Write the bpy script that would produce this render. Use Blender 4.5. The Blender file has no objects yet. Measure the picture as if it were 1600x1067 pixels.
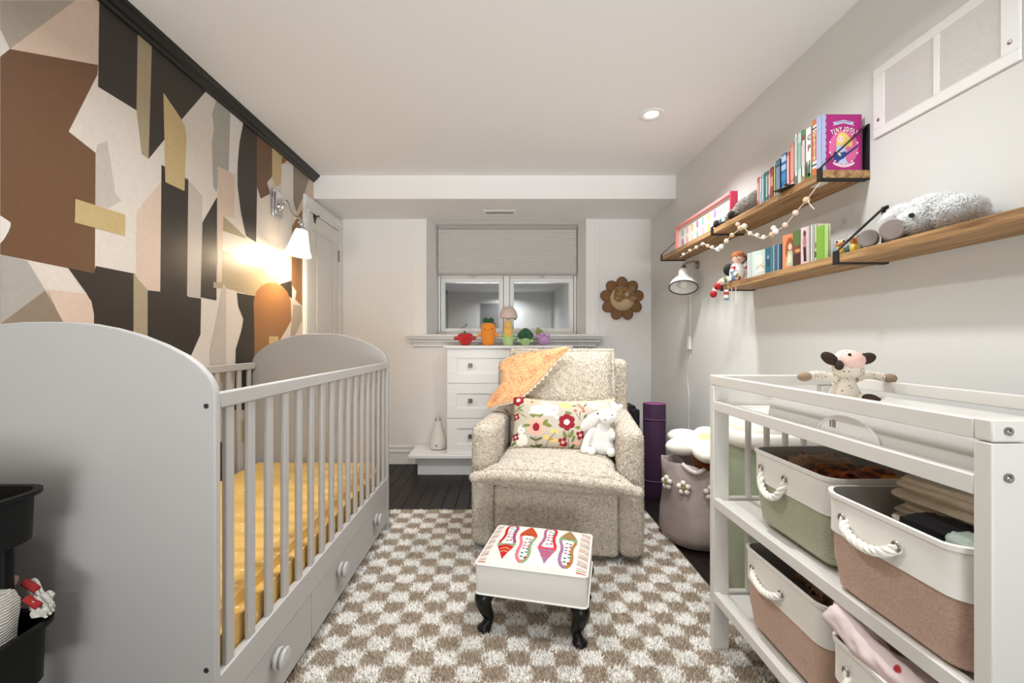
import bpy, bmesh, math, random
import numpy as np
from mathutils import Vector, Matrix, Euler, noise

# ------------------------------------------------------------------ camera, world, light, exposure
scene = bpy.context.scene
COL = scene.collection
PI = math.pi
F, CX, CY, H = 700.0, 785.0, 533.0, 1.04          # focal length in pixels, vanishing point, eye height

cam_d = bpy.data.cameras.new('camera')
cam_d.sensor_width = 36.0
cam_d.lens = 36.0 * F / 1600.0
cam_d.shift_x = 15.0 / 1600.0
cam_d.shift_y = 0.0
cam_d.clip_start = 0.02
cam = bpy.data.objects.new('camera', cam_d)
cam.location = (0, 0, H)
cam.rotation_euler = (PI / 2, 0, 0)
COL.objects.link(cam)
scene.camera = cam

world = bpy.data.worlds.new('night_sky')
world.use_nodes = True
world.node_tree.nodes['Background'].inputs[0].default_value = (0.02, 0.025, 0.035, 1)
world.node_tree.nodes['Background'].inputs[1].default_value = 0.3
scene.world = world

vs = scene.view_settings
vs.view_transform = 'Standard'
vs.look = 'None'
vs.gamma = 1.0
vs.use_curve_mapping = False
vs.exposure = 0.29

CEIL = 2.25
POTS = [(0.794, 2.386), (0.45, 1.40), (-0.45, 1.40), (0.45, 0.20), (-0.45, 0.20), (0.1, -2.35)]   # recessed ceiling lights: first in view, others unseen, last added to brighten rear wall
POT_W = [7.5, 9.0, 9.0, 3.3, 3.3, 20.0]
for (x, y), w in zip(POTS, POT_W):
    ld = bpy.data.lights.new('pot_light', 'AREA')
    ld.shape = 'DISK'
    ld.size = 0.13
    ld.energy = w
    ld.color = (0.97, 0.99, 1.0)
    ld.spread = math.radians(150 if (x, y) != POTS[0] else 112)
    lo = bpy.data.objects.new('pot_light', ld)
    lo.location = (x, y, CEIL - 0.012)
    COL.objects.link(lo)
hd = bpy.data.lights.new('fill_light', 'AREA')          # added soft fill behind the viewpoint, aimed up to brighten ceiling and back wall
hd.shape = 'RECTANGLE'; hd.size = 2.3; hd.size_y = 1.1; hd.energy = 26.0; hd.color = (0.96, 0.99, 1.0); hd.spread = math.radians(62)
ho = bpy.data.objects.new('fill_light', hd); ho.location = (0, -2.82, 0.66); ho.rotation_euler = (math.radians(110), 0, 0); COL.objects.link(ho)
sl = bpy.data.lights.new('sconce_bulb', 'POINT')
sl.energy = 8.0
sl.color = (1.0, 0.78, 0.52)
sl.shadow_soft_size = 0.03
slo = bpy.data.objects.new('sconce_bulb', sl)
slo.location = (-1.232, 2.715, 1.555)
COL.objects.link(slo)

# ------------------------------------------------------------------ helpers
random.seed(7)
RNG = np.random.default_rng(5)

def P(px, py, Y):
    return Vector(((px - CX) * Y / F, Y, H - (py - CY) * Y / F))

def lin(c):
    out = []
    for v in c[:3]:
        v = v / 255.0
        out.append(v / 12.92 if v <= 0.04045 else ((v + 0.055) / 1.055) ** 2.4)
    return tuple(out) + (1.0,)

MATS = {}
def M(name, rgb, rough=0.55, metal=0.0, bump=None, var=None, spec=0.5, sheen=0.0, attr=False, rgb2=None,
      stretch=None, emit=None, voro=None, coat=0.0, bump2=None):
    """procedural principled material. bump=(scale, strength, distance); var=(scale, amount); voro=(scale, strength, distance)"""
    if name in MATS: return MATS[name]
    m = bpy.data.materials.new(name)
    m.use_nodes = True
    nt = m.node_tree; N = nt.nodes; L = nt.links
    b = N['Principled BSDF']
    b.inputs['Base Color'].default_value = lin(rgb)
    b.inputs['Roughness'].default_value = rough
    b.inputs['Metallic'].default_value = metal
    b.inputs['Specular IOR Level'].default_value = spec
    if sheen: b.inputs['Sheen Weight'].default_value = sheen
    if coat:
        b.inputs['Coat Weight'].default_value = coat
        b.inputs['Coat Roughness'].default_value = 0.1
    tc = N.new('ShaderNodeTexCoord')
    mp = N.new('ShaderNodeMapping')
    L.new(tc.outputs['Object'], mp.inputs['Vector'])
    if stretch: mp.inputs['Scale'].default_value = stretch
    vec = mp.outputs['Vector']
    colsock = None
    if attr:
        a = N.new('ShaderNodeAttribute'); a.attribute_name = 'Col'
        colsock = a.outputs['Color']
    if var or rgb2:
        sc, amt = var or (6, 0.1)
        n = N.new('ShaderNodeTexNoise'); n.inputs['Scale'].default_value = sc; n.inputs['Detail'].default_value = 5
        L.new(vec, n.inputs['Vector'])
        if rgb2:
            r = N.new('ShaderNodeValToRGB')
            r.color_ramp.elements[0].position = 0.5 - amt; r.color_ramp.elements[1].position = 0.5 + amt
            r.color_ramp.elements[0].color = lin(rgb); r.color_ramp.elements[1].color = lin(rgb2)
            L.new(n.outputs['Fac'], r.inputs['Fac']); colsock = r.outputs['Color']
        else:
            mr = N.new('ShaderNodeMapRange')
            mr.inputs['From Min'].default_value = 0.3; mr.inputs['From Max'].default_value = 0.7
            mr.inputs['To Min'].default_value = 1 - amt; mr.inputs['To Max'].default_value = 1 + amt
            L.new(n.outputs['Fac'], mr.inputs['Value'])
            hs = N.new('ShaderNodeHueSaturation'); hs.inputs['Color'].default_value = lin(rgb)
            if colsock: L.new(colsock, hs.inputs['Color'])
            L.new(mr.outputs['Result'], hs.inputs['Value']); colsock = hs.outputs['Color']
    if colsock: L.new(colsock, b.inputs['Base Color'])
    nrm = None
    def add_bump(sock, strength, dist):
        nonlocal nrm
        bp = N.new('ShaderNodeBump'); bp.inputs['Strength'].default_value = strength; bp.inputs['Distance'].default_value = dist
        L.new(sock, bp.inputs['Height'])
        if nrm: L.new(nrm, bp.inputs['Normal'])
        nrm = bp.outputs['Normal']
    if bump:
        n2 = N.new('ShaderNodeTexNoise'); n2.inputs['Scale'].default_value = bump[0]; n2.inputs['Detail'].default_value = 4
        L.new(vec, n2.inputs['Vector']); add_bump(n2.outputs['Fac'], bump[1], bump[2])
    if bump2:
        n3 = N.new('ShaderNodeTexNoise'); n3.inputs['Scale'].default_value = bump2[0]; n3.inputs['Detail'].default_value = 2
        L.new(tc.outputs['Object'], n3.inputs['Vector']); add_bump(n3.outputs['Fac'], bump2[1], bump2[2])
    if voro:
        v = N.new('ShaderNodeTexVoronoi'); v.inputs['Scale'].default_value = voro[0]
        nn = N.new('ShaderNodeTexNoise'); nn.inputs['Scale'].default_value = voro[0] * 0.6
        L.new(vec, nn.inputs['Vector'])
        mx = N.new('ShaderNodeMixRGB'); mx.blend_type = 'LINEAR_LIGHT'; mx.inputs['Fac'].default_value = 0.02
        L.new(vec, mx.inputs['Color1']); L.new(nn.outputs['Color'], mx.inputs['Color2'])
        L.new(mx.outputs['Color'], v.inputs['Vector'])
        inv = N.new('ShaderNodeMath'); inv.operation = 'SUBTRACT'; inv.inputs[0].default_value = 1
        L.new(v.outputs['Distance'], inv.inputs[1]); add_bump(inv.outputs[0], voro[1], voro[2])
    if nrm: L.new(nrm, b.inputs['Normal'])
    if emit:
        b.inputs['Emission Color'].default_value = lin(emit[0]); b.inputs['Emission Strength'].default_value = emit[1]
    MATS[name] = m
    return m

def wave_mat(name, rgb, rgb2, scale, direction='Z', rough=0.6, bumpd=0.002, dist=1.0, stretch=None, strength=0.6):
    if name in MATS: return MATS[name]
    m = M(name, rgb, rough)
    nt = m.node_tree; N = nt.nodes; L = nt.links; b = N['Principled BSDF']
    w = N.new('ShaderNodeTexWave'); w.bands_direction = direction
    w.inputs['Scale'].default_value = scale; w.inputs['Distortion'].default_value = dist; w.inputs['Detail'].default_value = 2
    tc = N.new('ShaderNodeTexCoord'); mp = N.new('ShaderNodeMapping')
    if stretch: mp.inputs['Scale'].default_value = stretch
    L.new(tc.outputs['Object'], mp.inputs['Vector']); L.new(mp.outputs['Vector'], w.inputs['Vector'])
    r = N.new('ShaderNodeValToRGB'); r.color_ramp.elements[0].color = lin(rgb); r.color_ramp.elements[1].color = lin(rgb2)
    L.new(w.outputs['Fac'], r.inputs['Fac']); L.new(r.outputs['Color'], b.inputs['Base Color'])
    bp = N.new('ShaderNodeBump'); bp.inputs['Strength'].default_value = strength; bp.inputs['Distance'].default_value = bumpd
    L.new(w.outputs['Fac'], bp.inputs['Height']); L.new(bp.outputs['Normal'], b.inputs['Normal'])
    return m

def spot_mat(name, rgb, rgb2, scale, size, rough=0.8, rand=1.0, bump=None):
    """plain cloth with printed spots (voronoi cells)"""
    if name in MATS: return MATS[name]
    m = M(name, rgb, rough, bump=bump)
    nt = m.node_tree; N = nt.nodes; L = nt.links; b = N['Principled BSDF']
    v = N.new('ShaderNodeTexVoronoi'); v.inputs['Scale'].default_value = scale; v.inputs['Randomness'].default_value = rand
    tc = N.new('ShaderNodeTexCoord'); L.new(tc.outputs['Object'], v.inputs['Vector'])
    r = N.new('ShaderNodeValToRGB'); r.color_ramp.elements[0].position = size; r.color_ramp.elements[1].position = size + 0.06
    r.color_ramp.elements[0].color = lin(rgb2); r.color_ramp.elements[1].color = lin(rgb)
    L.new(v.outputs['Distance'], r.inputs['Fac']); L.new(r.outputs['Color'], b.inputs['Base Color'])
    return m

def catmull(pts, n=6, closed=False):
    pts = [Vector(p) for p in pts]
    out = []
    m = len(pts)
    rng = range(m if closed else m - 1)
    for i in rng:
        if closed:
            p0, p1, p2, p3 = pts[(i-1) % m], pts[i], pts[(i+1) % m], pts[(i+2) % m]
        else:
            p0 = pts[max(i-1, 0)]; p1 = pts[i]; p2 = pts[i+1]; p3 = pts[min(i+2, m-1)]
        for k in range(n):
            t = k / n
            out.append(0.5 * ((2*p1) + (-p0+p2)*t + (2*p0-5*p1+4*p2-p3)*t*t + (-p0+3*p1-3*p2+p3)*t*t*t))
    if not closed: out.append(pts[-1])
    return out

def frame_z(d):
    d = d.normalized()
    up = Vector((0, 0, 1)) if abs(d.z) < 0.95 else Vector((1, 0, 0))
    x = up.cross(d).normalized(); y = d.cross(x)
    return x, y

class MB:
    def __init__(s):
        s.bm = bmesh.new(); s.mi = 0; s.T = None
    def v(s, p):
        p = Vector(p)
        if s.T is not None: p = s.T @ p
        return s.bm.verts.new(p)
    def f(s, vs):
        try:
            fc = s.bm.faces.new(vs); fc.material_index = s.mi; return fc
        except ValueError:
            return None
    def box(s, x0, y0, z0, x1, y1, z1):
        vs = [s.v(p) for p in ((x0,y0,z0),(x1,y0,z0),(x1,y1,z0),(x0,y1,z0),(x0,y0,z1),(x1,y0,z1),(x1,y1,z1),(x0,y1,z1))]
        for q in ((3,2,1,0),(4,5,6,7),(0,1,5,4),(1,2,6,5),(2,3,7,6),(3,0,4,7)): s.f([vs[i] for i in q])
        return s
    def obox(s, c, size, rot):
        T0 = s.T; T = Matrix.Translation(c) @ rot.to_4x4()
        s.T = T if T0 is None else T0 @ T
        a, b, d = size[0]/2, size[1]/2, size[2]/2
        s.box(-a, -b, -d, a, b, d); s.T = T0
        return s
    def bar(s, p0, p1, w, t, up=(0,0,1)):
        p0, p1 = Vector(p0), Vector(p1); d = (p1-p0); L = d.length; d.normalize()
        u = Vector(up); x = u.cross(d)
        if x.length < 1e-4: x = Vector((1,0,0)).cross(d)
        x.normalize(); y = d.cross(x)
        R = Matrix((x, y, d)).transposed()
        return s.obox((p0+p1)/2, (w, t, L), R)
    def ring(s, pts): return [s.v(p) for p in pts]
    def bridge(s, a, b, closed=True):
        n = len(a)
        for i in range(n if closed else n-1):
            j = (i+1) % n
            s.f([a[i], a[j], b[j], b[i]])
    def tube(s, pts, r, seg=8, closed=False, cap=True):
        pts = [Vector(p) for p in pts]; n = len(pts)
        rr = r if isinstance(r, (list, tuple)) else [r]*n
        rings = []; px = None
        for i, p in enumerate(pts):
            if closed: d = pts[(i+1) % n] - pts[i-1]
            else: d = pts[min(i+1, n-1)] - pts[max(i-1, 0)]
            if d.length < 1e-9: d = Vector((0,0,1))
            d.normalize()
            if px is None: x, y = frame_z(d)
            else:
                x = px - d * px.dot(d)
                if x.length < 1e-6: x, y = frame_z(d)
                x.normalize(); y = d.cross(x)
            px = x
            rings.append(s.ring([p + (x*math.cos(a) + y*math.sin(a))*rr[i] for a in [2*PI*k/seg for k in range(seg)]]))
        for i in range(n-1): s.bridge(rings[i], rings[i+1])
        if closed: s.bridge(rings[-1], rings[0])
        elif cap:
            s.f(rings[0][::-1]); s.f(rings[-1])
        return s
    def cyl(s, p0, p1, r0, r1=None, seg=16):
        return s.tube([p0, p1], [r0, r0 if r1 is None else r1], seg)
    def sph(s, c, r, seg=16, rg=10, rot=None):
        r = (r, r, r) if not isinstance(r, (list, tuple)) else r
        R = rot if rot is not None else Matrix.Identity(3)
        c = Vector(c)
        top = s.v(c + R @ Vector((0,0,r[2]))); bot = s.v(c - R @ Vector((0,0,r[2])))
        rings = []
        for i in range(1, rg):
            th = PI*i/rg
            rings.append(s.ring([c + R @ Vector((r[0]*math.sin(th)*math.cos(a), r[1]*math.sin(th)*math.sin(a), r[2]*math.cos(th))) for a in [2*PI*k/seg for k in range(seg)]]))
        for k in range(seg):
            s.f([top, rings[0][k], rings[0][(k+1)%seg]])
            s.f([bot, rings[-1][(k+1)%seg], rings[-1][k]])
        for i in range(rg-2): s.bridge(rings[i+1], rings[i])
        return s
    def lathe(s, c, prof, seg=24, rot=None, closed=False):
        c = Vector(c); R = rot if rot is not None else Matrix.Identity(3)
        rings = []
        for (r, z) in prof:
            if r < 1e-6: rings.append([s.v(c + R @ Vector((0,0,z)))])
            else: rings.append(s.ring([c + R @ Vector((r*math.cos(a), r*math.sin(a), z)) for a in [2*PI*k/seg for k in range(seg)]]))
        for i in range(len(rings)-1):
            a, b = rings[i], rings[i+1]
            if len(a) == 1 and len(b) == 1: continue
            if len(a) == 1:
                for k in range(seg): s.f([a[0], b[(k+1)%seg], b[k]])
            elif len(b) == 1:
                for k in range(seg): s.f([b[0], a[k], a[(k+1)%seg]])
            else: s.bridge(a, b)
        if closed: s.bridge(rings[-1], rings[0])
        return s
    def prism(s, poly, off):
        off = Vector(off)
        a = [s.v(p) for p in poly]; b = [s.v(Vector(p)+off) for p in poly]
        s.f(a[::-1]); s.f(b); s.bridge(a, b)
        return s
    def poly(s, pts):
        return s.f([s.v(p) for p in pts])
    def grid(s, fn, nu, nv, thick=0.0, closeu=False):
        g = [[Vector(fn(i/nu, j/nv)) for j in range(nv+1)] for i in range(nu+1)]
        top = [[s.v(p) for p in row] for row in g]
        for i in range(nu):
            for j in range(nv):
                s.f([top[i][j], top[i+1][j], top[i+1][j+1], top[i][j+1]])
        if thick:
            nr = []
            for i in range(nu+1):
                row = []
                for j in range(nv+1):
                    du = g[min(i+1,nu)][j]-g[max(i-1,0)][j]; dv = g[i][min(j+1,nv)]-g[i][max(j-1,0)]
                    n = du.cross(dv)
                    if n.length > 1e-9: n.normalize()
                    row.append(s.v(g[i][j]-n*thick))
                nr.append(row)
            for i in range(nu):
                for j in range(nv):
                    s.f([nr[i][j], nr[i][j+1], nr[i+1][j+1], nr[i+1][j]])
            for i in range(nu):
                s.f([top[i][0], nr[i][0], nr[i+1][0], top[i+1][0]]); s.f([top[i][nv], top[i+1][nv], nr[i+1][nv], nr[i][nv]])
            for j in range(nv):
                s.f([top[0][j], top[0][j+1], nr[0][j+1], nr[0][j]]); s.f([top[nu][j], nr[nu][j], nr[nu][j+1], top[nu][j+1]])
        return s
    def text(s, body, size, org, xd, yd, extrude=0.0003, align='CENTER', sx=1.0):
        cu = bpy.data.curves.new('lettering', 'FONT'); cu.body = body; cu.size = size; cu.align_x = align; cu.align_y = 'CENTER'
        cu.resolution_u = 2; cu.offset = size*0.025
        ob = bpy.data.objects.new('lettering', cu); COL.objects.link(ob)
        bpy.context.view_layer.update()
        me = bpy.data.meshes.new_from_object(ob.evaluated_get(bpy.context.evaluated_depsgraph_get()))
        xd, yd, org = Vector(xd), Vector(yd), Vector(org)
        vs_ = [s.v(org + xd*v.co.x*sx + yd*v.co.y) for v in me.vertices]
        for p in me.polygons: s.f([vs_[i] for i in p.vertices])
        bpy.data.objects.remove(ob); bpy.data.curves.remove(cu); bpy.data.meshes.remove(me)
        return s
    def bend(s, fn):
        for v in s.bm.verts: v.co = Vector(fn(v.co))
        return s
    def xf(s, mat):
        for v in s.bm.verts: v.co = mat @ v.co
        return s
    def crumple(s, c, size, seed=0, amp=0.25, freq=2.2, seg=22, rg=14, rot=None):
        """a wrinkled lump of cloth"""
        R = rot if rot is not None else Matrix.Identity(3); c = Vector(c); sz = Vector(size)
        def fn(d):
            o = Vector((seed*3.7, seed*1.3, seed*2.1))
            k = 1 + amp*(abs(noise.noise(d*freq+o))*2-0.5) + amp*0.5*noise.noise(d*freq*2.7+o)
            e = Vector((math.copysign(abs(d.x)**0.6, d.x), math.copysign(abs(d.y)**0.6, d.y), math.copysign(abs(d.z)**0.7, d.z)))
            return c + R @ Vector((e.x*sz.x*k, e.y*sz.y*k, e.z*sz.z*k))
        t = s.v(fn(Vector((0,0,1)))); b = s.v(fn(Vector((0,0,-1)))); rings = []
        for i in range(1, rg):
            th = PI*i/rg
            rings.append(s.ring([fn(Vector((math.sin(th)*math.cos(a), math.sin(th)*math.sin(a), math.cos(th)))) for a in [2*PI*k/seg for k in range(seg)]]))
        for k in range(seg):
            s.f([t, rings[0][k], rings[0][(k+1)%seg]]); s.f([b, rings[-1][(k+1)%seg], rings[-1][k]])
        for i in range(rg-2): s.bridge(rings[i+1], rings[i])
        return s
    def cushion(s, w, d, h, nu=28, nv=20, p=3.0, pinch=0.05, seam=0.004, sharp=0.5):
        """knife-edge cushion: x width, y depth, z thickness, centred on the origin"""
        def fn(sgn):
            def g(u, v):
                a, b = u*2-1, v*2-1
                a = math.copysign(abs(a)**0.8, a); b = math.copysign(abs(b)**0.8, b)
                t = (max(0, 1-abs(a)**p)*max(0, 1-abs(b)**p))**sharp
                return Vector((w/2*a*(1-pinch*(1-b*b)), d/2*b*(1-pinch*(1-a*a)), sgn*(h/2*t+seam)))
            return g
        gt = fn(1); gb = fn(-1)
        T = [[s.v(gt(i/nu, j/nv)) for j in range(nv+1)] for i in range(nu+1)]
        B = [[s.v(gb(i/nu, j/nv)) for j in range(nv+1)] for i in range(nu+1)]
        for i in range(nu):
            for j in range(nv):
                s.f([T[i][j], T[i+1][j], T[i+1][j+1], T[i][j+1]]); s.f([B[i][j], B[i][j+1], B[i+1][j+1], B[i+1][j]])
        for i in range(nu):
            s.f([T[i][0], B[i][0], B[i+1][0], T[i+1][0]]); s.f([T[i][nv], T[i+1][nv], B[i+1][nv], B[i][nv]])
        for j in range(nv):
            s.f([T[0][j], T[0][j+1], B[0][j+1], B[0][j]]); s.f([T[nu][j], B[nu][j], B[nu][j+1], T[nu][j+1]])
        return s

WM = {}          # world matrix of every object made here
def put(o, parent=None):
    COL.objects.link(o)
    if parent is not None: o.parent = parent
    return o

def thing(name, label, cat, loc=(0,0,0), rz=0.0, group=None):
    o = bpy.data.objects.new(name, None)
    o.empty_display_size = 0.05
    o.location = loc; o.rotation_euler = (0, 0, rz)
    o['label'] = label; o['category'] = cat
    if group: o['group'] = group
    WM[o.name] = Matrix.Translation(loc) @ Matrix.Rotation(rz, 4, 'Z')
    return put(o)

def mesh_from(mb, name, mats, smooth=True, ang=38):
    bm = mb.bm
    bmesh.ops.recalc_face_normals(bm, faces=bm.faces[:])
    if smooth:
        for f_ in bm.faces: f_.smooth = True
        for e in bm.edges:
            if len(e.link_faces) == 2 and e.calc_face_angle(0) > math.radians(ang): e.smooth = False
    me = bpy.data.meshes.new(name)
    bm.to_mesh(me); bm.free()
    for m in (mats if isinstance(mats, (list, tuple)) else [mats]): me.materials.append(m)
    return me

def mods(o, bevel=0, sub=0, remesh=0, smooth_it=0, solid=0, bseg=2):
    if remesh:
        r = o.modifiers.new('remesh', 'REMESH'); r.mode = 'VOXEL'; r.voxel_size = remesh; r.use_smooth_shade = True
    if smooth_it:
        sm = o.modifiers.new('smooth', 'SMOOTH'); sm.iterations = smooth_it; sm.factor = 0.5
    if solid:
        so = o.modifiers.new('solid', 'SOLIDIFY'); so.thickness = solid; so.offset = 0
    if bevel:
        bv = o.modifiers.new('bevel', 'BEVEL'); bv.width = bevel; bv.segments = bseg; bv.limit_method = 'ANGLE'; bv.angle_limit = math.radians(35)
    if sub:
        sb = o.modifiers.new('subdivision', 'SUBSURF'); sb.levels = sub; sb.render_levels = sub

def part(name, mb, mat, parent, world=True, label=None, kind=None, smooth=True, ang=38, **kw):
    """one mesh, child of parent; mb is in world space (world=True) or in the parent's own space"""
    if world and parent is not None: mb.xf(WM[parent.name].inverted())
    me = mesh_from(mb, name, mat, smooth, ang)
    o = bpy.data.objects.new(name, me)
    put(o, parent); WM[o.name] = WM[parent.name].copy() if parent is not None else Matrix()
    if label: o['label'] = label
    if kind: o['kind'] = kind
    mods(o, **kw)
    return o

def at(o, loc, rot=None, parent=None):
    """copy of a part, moved"""
    c = o.copy(); COL.objects.link(c)
    if parent is not None: c.parent = parent
    c.location = loc
    if rot is not None: c.rotation_euler = rot
    WM[c.name] = WM[o.name]
    return c

def solo(name, mb, mat, label, cat, group=None, smooth=True, ang=38, kind=None, **kw):
    """a thing that is one mesh (world coordinates in, origin moved to its base)"""
    xs = [v.co for v in mb.bm.verts]
    lo = Vector((min(c.x for c in xs), min(c.y for c in xs), min(c.z for c in xs)))
    hi = Vector((max(c.x for c in xs), max(c.y for c in xs), max(c.z for c in xs)))
    org = Vector(((lo.x+hi.x)/2, (lo.y+hi.y)/2, lo.z))
    mb.xf(Matrix.Translation(-org))
    o = bpy.data.objects.new(name, mesh_from(mb, name, mat, smooth, ang))
    o.location = org; put(o); WM[o.name] = Matrix.Translation(org)
    o['label'] = label; o['category'] = cat
    if group: o['group'] = group
    if kind: o['kind'] = kind
    mods(o, **kw)
    return o

def struct(name, mb, mat, parent=None, smooth=False, **kw):
    o = bpy.data.objects.new(name, mesh_from(mb, name, mat, smooth))
    put(o, parent); WM[o.name] = Matrix()
    if parent is None: o['kind'] = 'structure'
    mods(o, **kw)
    return o

def spikes(tri, n, length, rad, tilt=0.5, seed=1, droop=0.0, curl=0.0):
    """n little tapered tufts standing on a triangle soup (k,3,3); returns verts, faces"""
    rng = np.random.default_rng(seed)
    a, b, c = tri[:,0], tri[:,1], tri[:,2]
    nr = np.cross(b-a, c-a); ar = np.linalg.norm(nr, axis=1)
    nr = nr / np.maximum(ar[:,None], 1e-12)
    idx = rng.choice(len(tri), n, p=ar/ar.sum())
    u = rng.random(n); v = rng.random(n); fl = u+v > 1; u[fl] = 1-u[fl]; v[fl] = 1-v[fl]
    p = a[idx] + (b-a)[idx]*u[:,None] + (c-a)[idx]*v[:,None]
    d = nr[idx] + rng.normal(0, tilt, (n,3)); d[:,2] -= droop
    d /= np.linalg.norm(d, axis=1)[:,None]
    q = np.cross(d, rng.normal(0,1,(n,3))); q /= np.linalg.norm(q, axis=1)[:,None]; w = np.cross(d, q)
    L = length*(0.6+0.8*rng.random(n))[:,None]; R = rad*(0.7+0.6*rng.random(n))[:,None]
    vs_ = [p - d*rad]
    base = []
    for k in range(3):
        an = 2*PI*k/3
        base.append(p - d*rad*0.5 + (q*math.cos(an)+w*math.sin(an))*R)
    tip = p + d*L
    V = np.stack(base+[tip], 1).reshape(-1, 3)
    o = np.arange(n)*4
    Fc = np.concatenate([np.stack([o, o+1, o+3],1), np.stack([o+1, o+2, o+3],1), np.stack([o+2, o, o+3],1)])
    return V, Fc, p

def tri_soup(mb):
    bmesh.ops.recalc_face_normals(mb.bm, faces=mb.bm.faces[:])
    t = mb.bm.calc_loop_triangles()
    return np.array([[l.vert.co[:] for l in tr] for tr in t], dtype=float)

def np_mesh(name, V, Fc, mat, cols=None, smooth=True):
    me = bpy.data.meshes.new(name)
    me.vertices.add(len(V)); me.vertices.foreach_set('co', np.asarray(V, dtype=np.float32).ravel())
    n = len(Fc); k = Fc.shape[1]
    me.loops.add(n*k); me.loops.foreach_set('vertex_index', np.asarray(Fc, dtype=np.int32).ravel())
    me.polygons.add(n); me.polygons.foreach_set('loop_start', np.arange(n, dtype=np.int32)*k)
    try: me.polygons.foreach_set('loop_total', np.full(n, k, dtype=np.int32))
    except Exception: pass
    me.polygons.foreach_set('use_smooth', np.full(n, smooth))
    me.update(calc_edges=True)
    if cols is not None:
        at_ = me.color_attributes.new('Col', 'FLOAT_COLOR', 'POINT')
        at_.data.foreach_set('color', np.asarray(cols, dtype=np.float32).ravel())
    me.materials.append(mat)
    return me

def np_part(name, V, Fc, mat, parent, cols=None, kind=None, world=True, label=None, smooth=True):
    V = np.asarray(V, dtype=float)
    if world and parent is not None:
        mi = np.array(WM[parent.name].inverted())
        V = V @ mi[:3,:3].T + mi[:3,3]
    o = bpy.data.objects.new(name, np_mesh(name, V, Fc, mat, cols, smooth))
    put(o, parent); WM[o.name] = WM[parent.name].copy()
    if kind: o['kind'] = kind
    if label: o['label'] = label
    return o

# ---- flat print: colours a vertex grid by shapes (pigment only)
def in_poly(poly, X, Y):
    inside = np.zeros(X.shape, bool); n = len(poly)
    for i in range(n):
        x0, y0 = poly[i]; x1, y1 = poly[(i+1) % n]
        c = ((y0 > Y) != (y1 > Y)) & (X < (x1-x0)*(Y-y0)/((y1-y0) if y1 != y0 else 1e-12) + x0)
        inside ^= c
    return inside
def in_ell(c, r, X, Y, rot=0.0):
    dx, dy = X-c[0], Y-c[1]; ca, sa = math.cos(rot), math.sin(rot)
    return ((dx*ca+dy*sa)/r[0])**2 + ((-dx*sa+dy*ca)/r[1])**2 <= 1
def in_line(pts, w, X, Y):
    m = np.zeros(X.shape, bool)
    for (x0,y0),(x1,y1) in zip(pts[:-1], pts[1:]):
        L2 = (x1-x0)**2+(y1-y0)**2 + 1e-12
        t = np.clip(((X-x0)*(x1-x0)+(Y-y0)*(y1-y0))/L2, 0, 1)
        m |= (X-x0-t*(x1-x0))**2+(Y-y0-t*(y1-y0))**2 <= (w/2)**2
    return m
def paint(base, shapes, X, Y):
    C = np.tile(np.array(lin(base)), X.shape+(1,))
    for sh in shapes:
        k = sh[0]
        if k == 'e': m = in_ell(sh[1], sh[2], X, Y, sh[4] if len(sh) > 4 else 0.0)
        elif k == 'p': m = in_poly(sh[1], X, Y)
        else: m = in_line(sh[1], sh[2], X, Y)
        C[m] = lin(sh[3])if k != 'p' else lin(sh[2])
    return C
def add_cols(me, fn):
    """colour attribute from a function of (n,3) vertex coordinates"""
    n = len(me.vertices); co = np.zeros(n*3, dtype=np.float32); me.vertices.foreach_get('co', co); co = co.reshape(-1,3)
    c = fn(co)
    a = me.color_attributes.new('Col', 'FLOAT_COLOR', 'POINT'); a.data.foreach_set('color', np.asarray(c, dtype=np.float32).ravel())

# ------------------------------------------------------------------ materials
m_ceiling = M('ceiling_paint', (244,243,242), 0.9, spec=0.2, bump=(180,0.05,0.0005))
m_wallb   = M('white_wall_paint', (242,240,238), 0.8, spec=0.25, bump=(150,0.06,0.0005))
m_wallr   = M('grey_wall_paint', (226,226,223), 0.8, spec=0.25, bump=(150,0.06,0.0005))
m_trim    = M('white_trim_paint', (243,242,240), 0.35)
m_black   = M('black_gloss_paint', (22,20,19), 0.35)
m_door    = M('white_door_paint', (236,233,228), 0.4)
m_plank   = M('dark_stained_oak', (15,10,9), 0.45, spec=0.3, rgb2=(32,23,19), var=(9,0.22), stretch=(9,0.7,9), bump=(60,0.15,0.001))
m_sub     = M('subfloor', (14,11,10), 0.8)
m_crib    = M('grey_crib_lacquer', (188,185,182), 0.42)
m_white   = M('white_lacquer', (222,219,213), 0.4)
m_shelf   = M('oiled_pine', (196,155,104), 0.6, rgb2=(112,76,42), var=(5,0.2), stretch=(16,0.9,16), bump=(70,0.2,0.001))
m_bracket = M('black_powder_coat', (20,20,21), 0.5)
m_chrome  = M('polished_chrome', (215,215,218), 0.12, 1.0)
m_steel   = M('brushed_steel', (165,160,152), 0.35, 1.0)
m_dkmetal = M('dark_pewter', (95,92,88), 0.4, 0.9)
m_boucle  = M('cream_boucle', (216,205,188), 0.95, var=(120,0.12), spec=0.1, sheen=0.2, bump=(200,0.6,0.004))
m_loop    = M('boucle_loops', (220,208,191), 0.95, spec=0.08, var=(120,0.12), sheen=0.2)
m_hole    = M('dark_bolt_hole', (40,38,36), 0.6)

XL, XR, YB, YR = -1.376, 1.265, 3.81, -2.90
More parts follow.
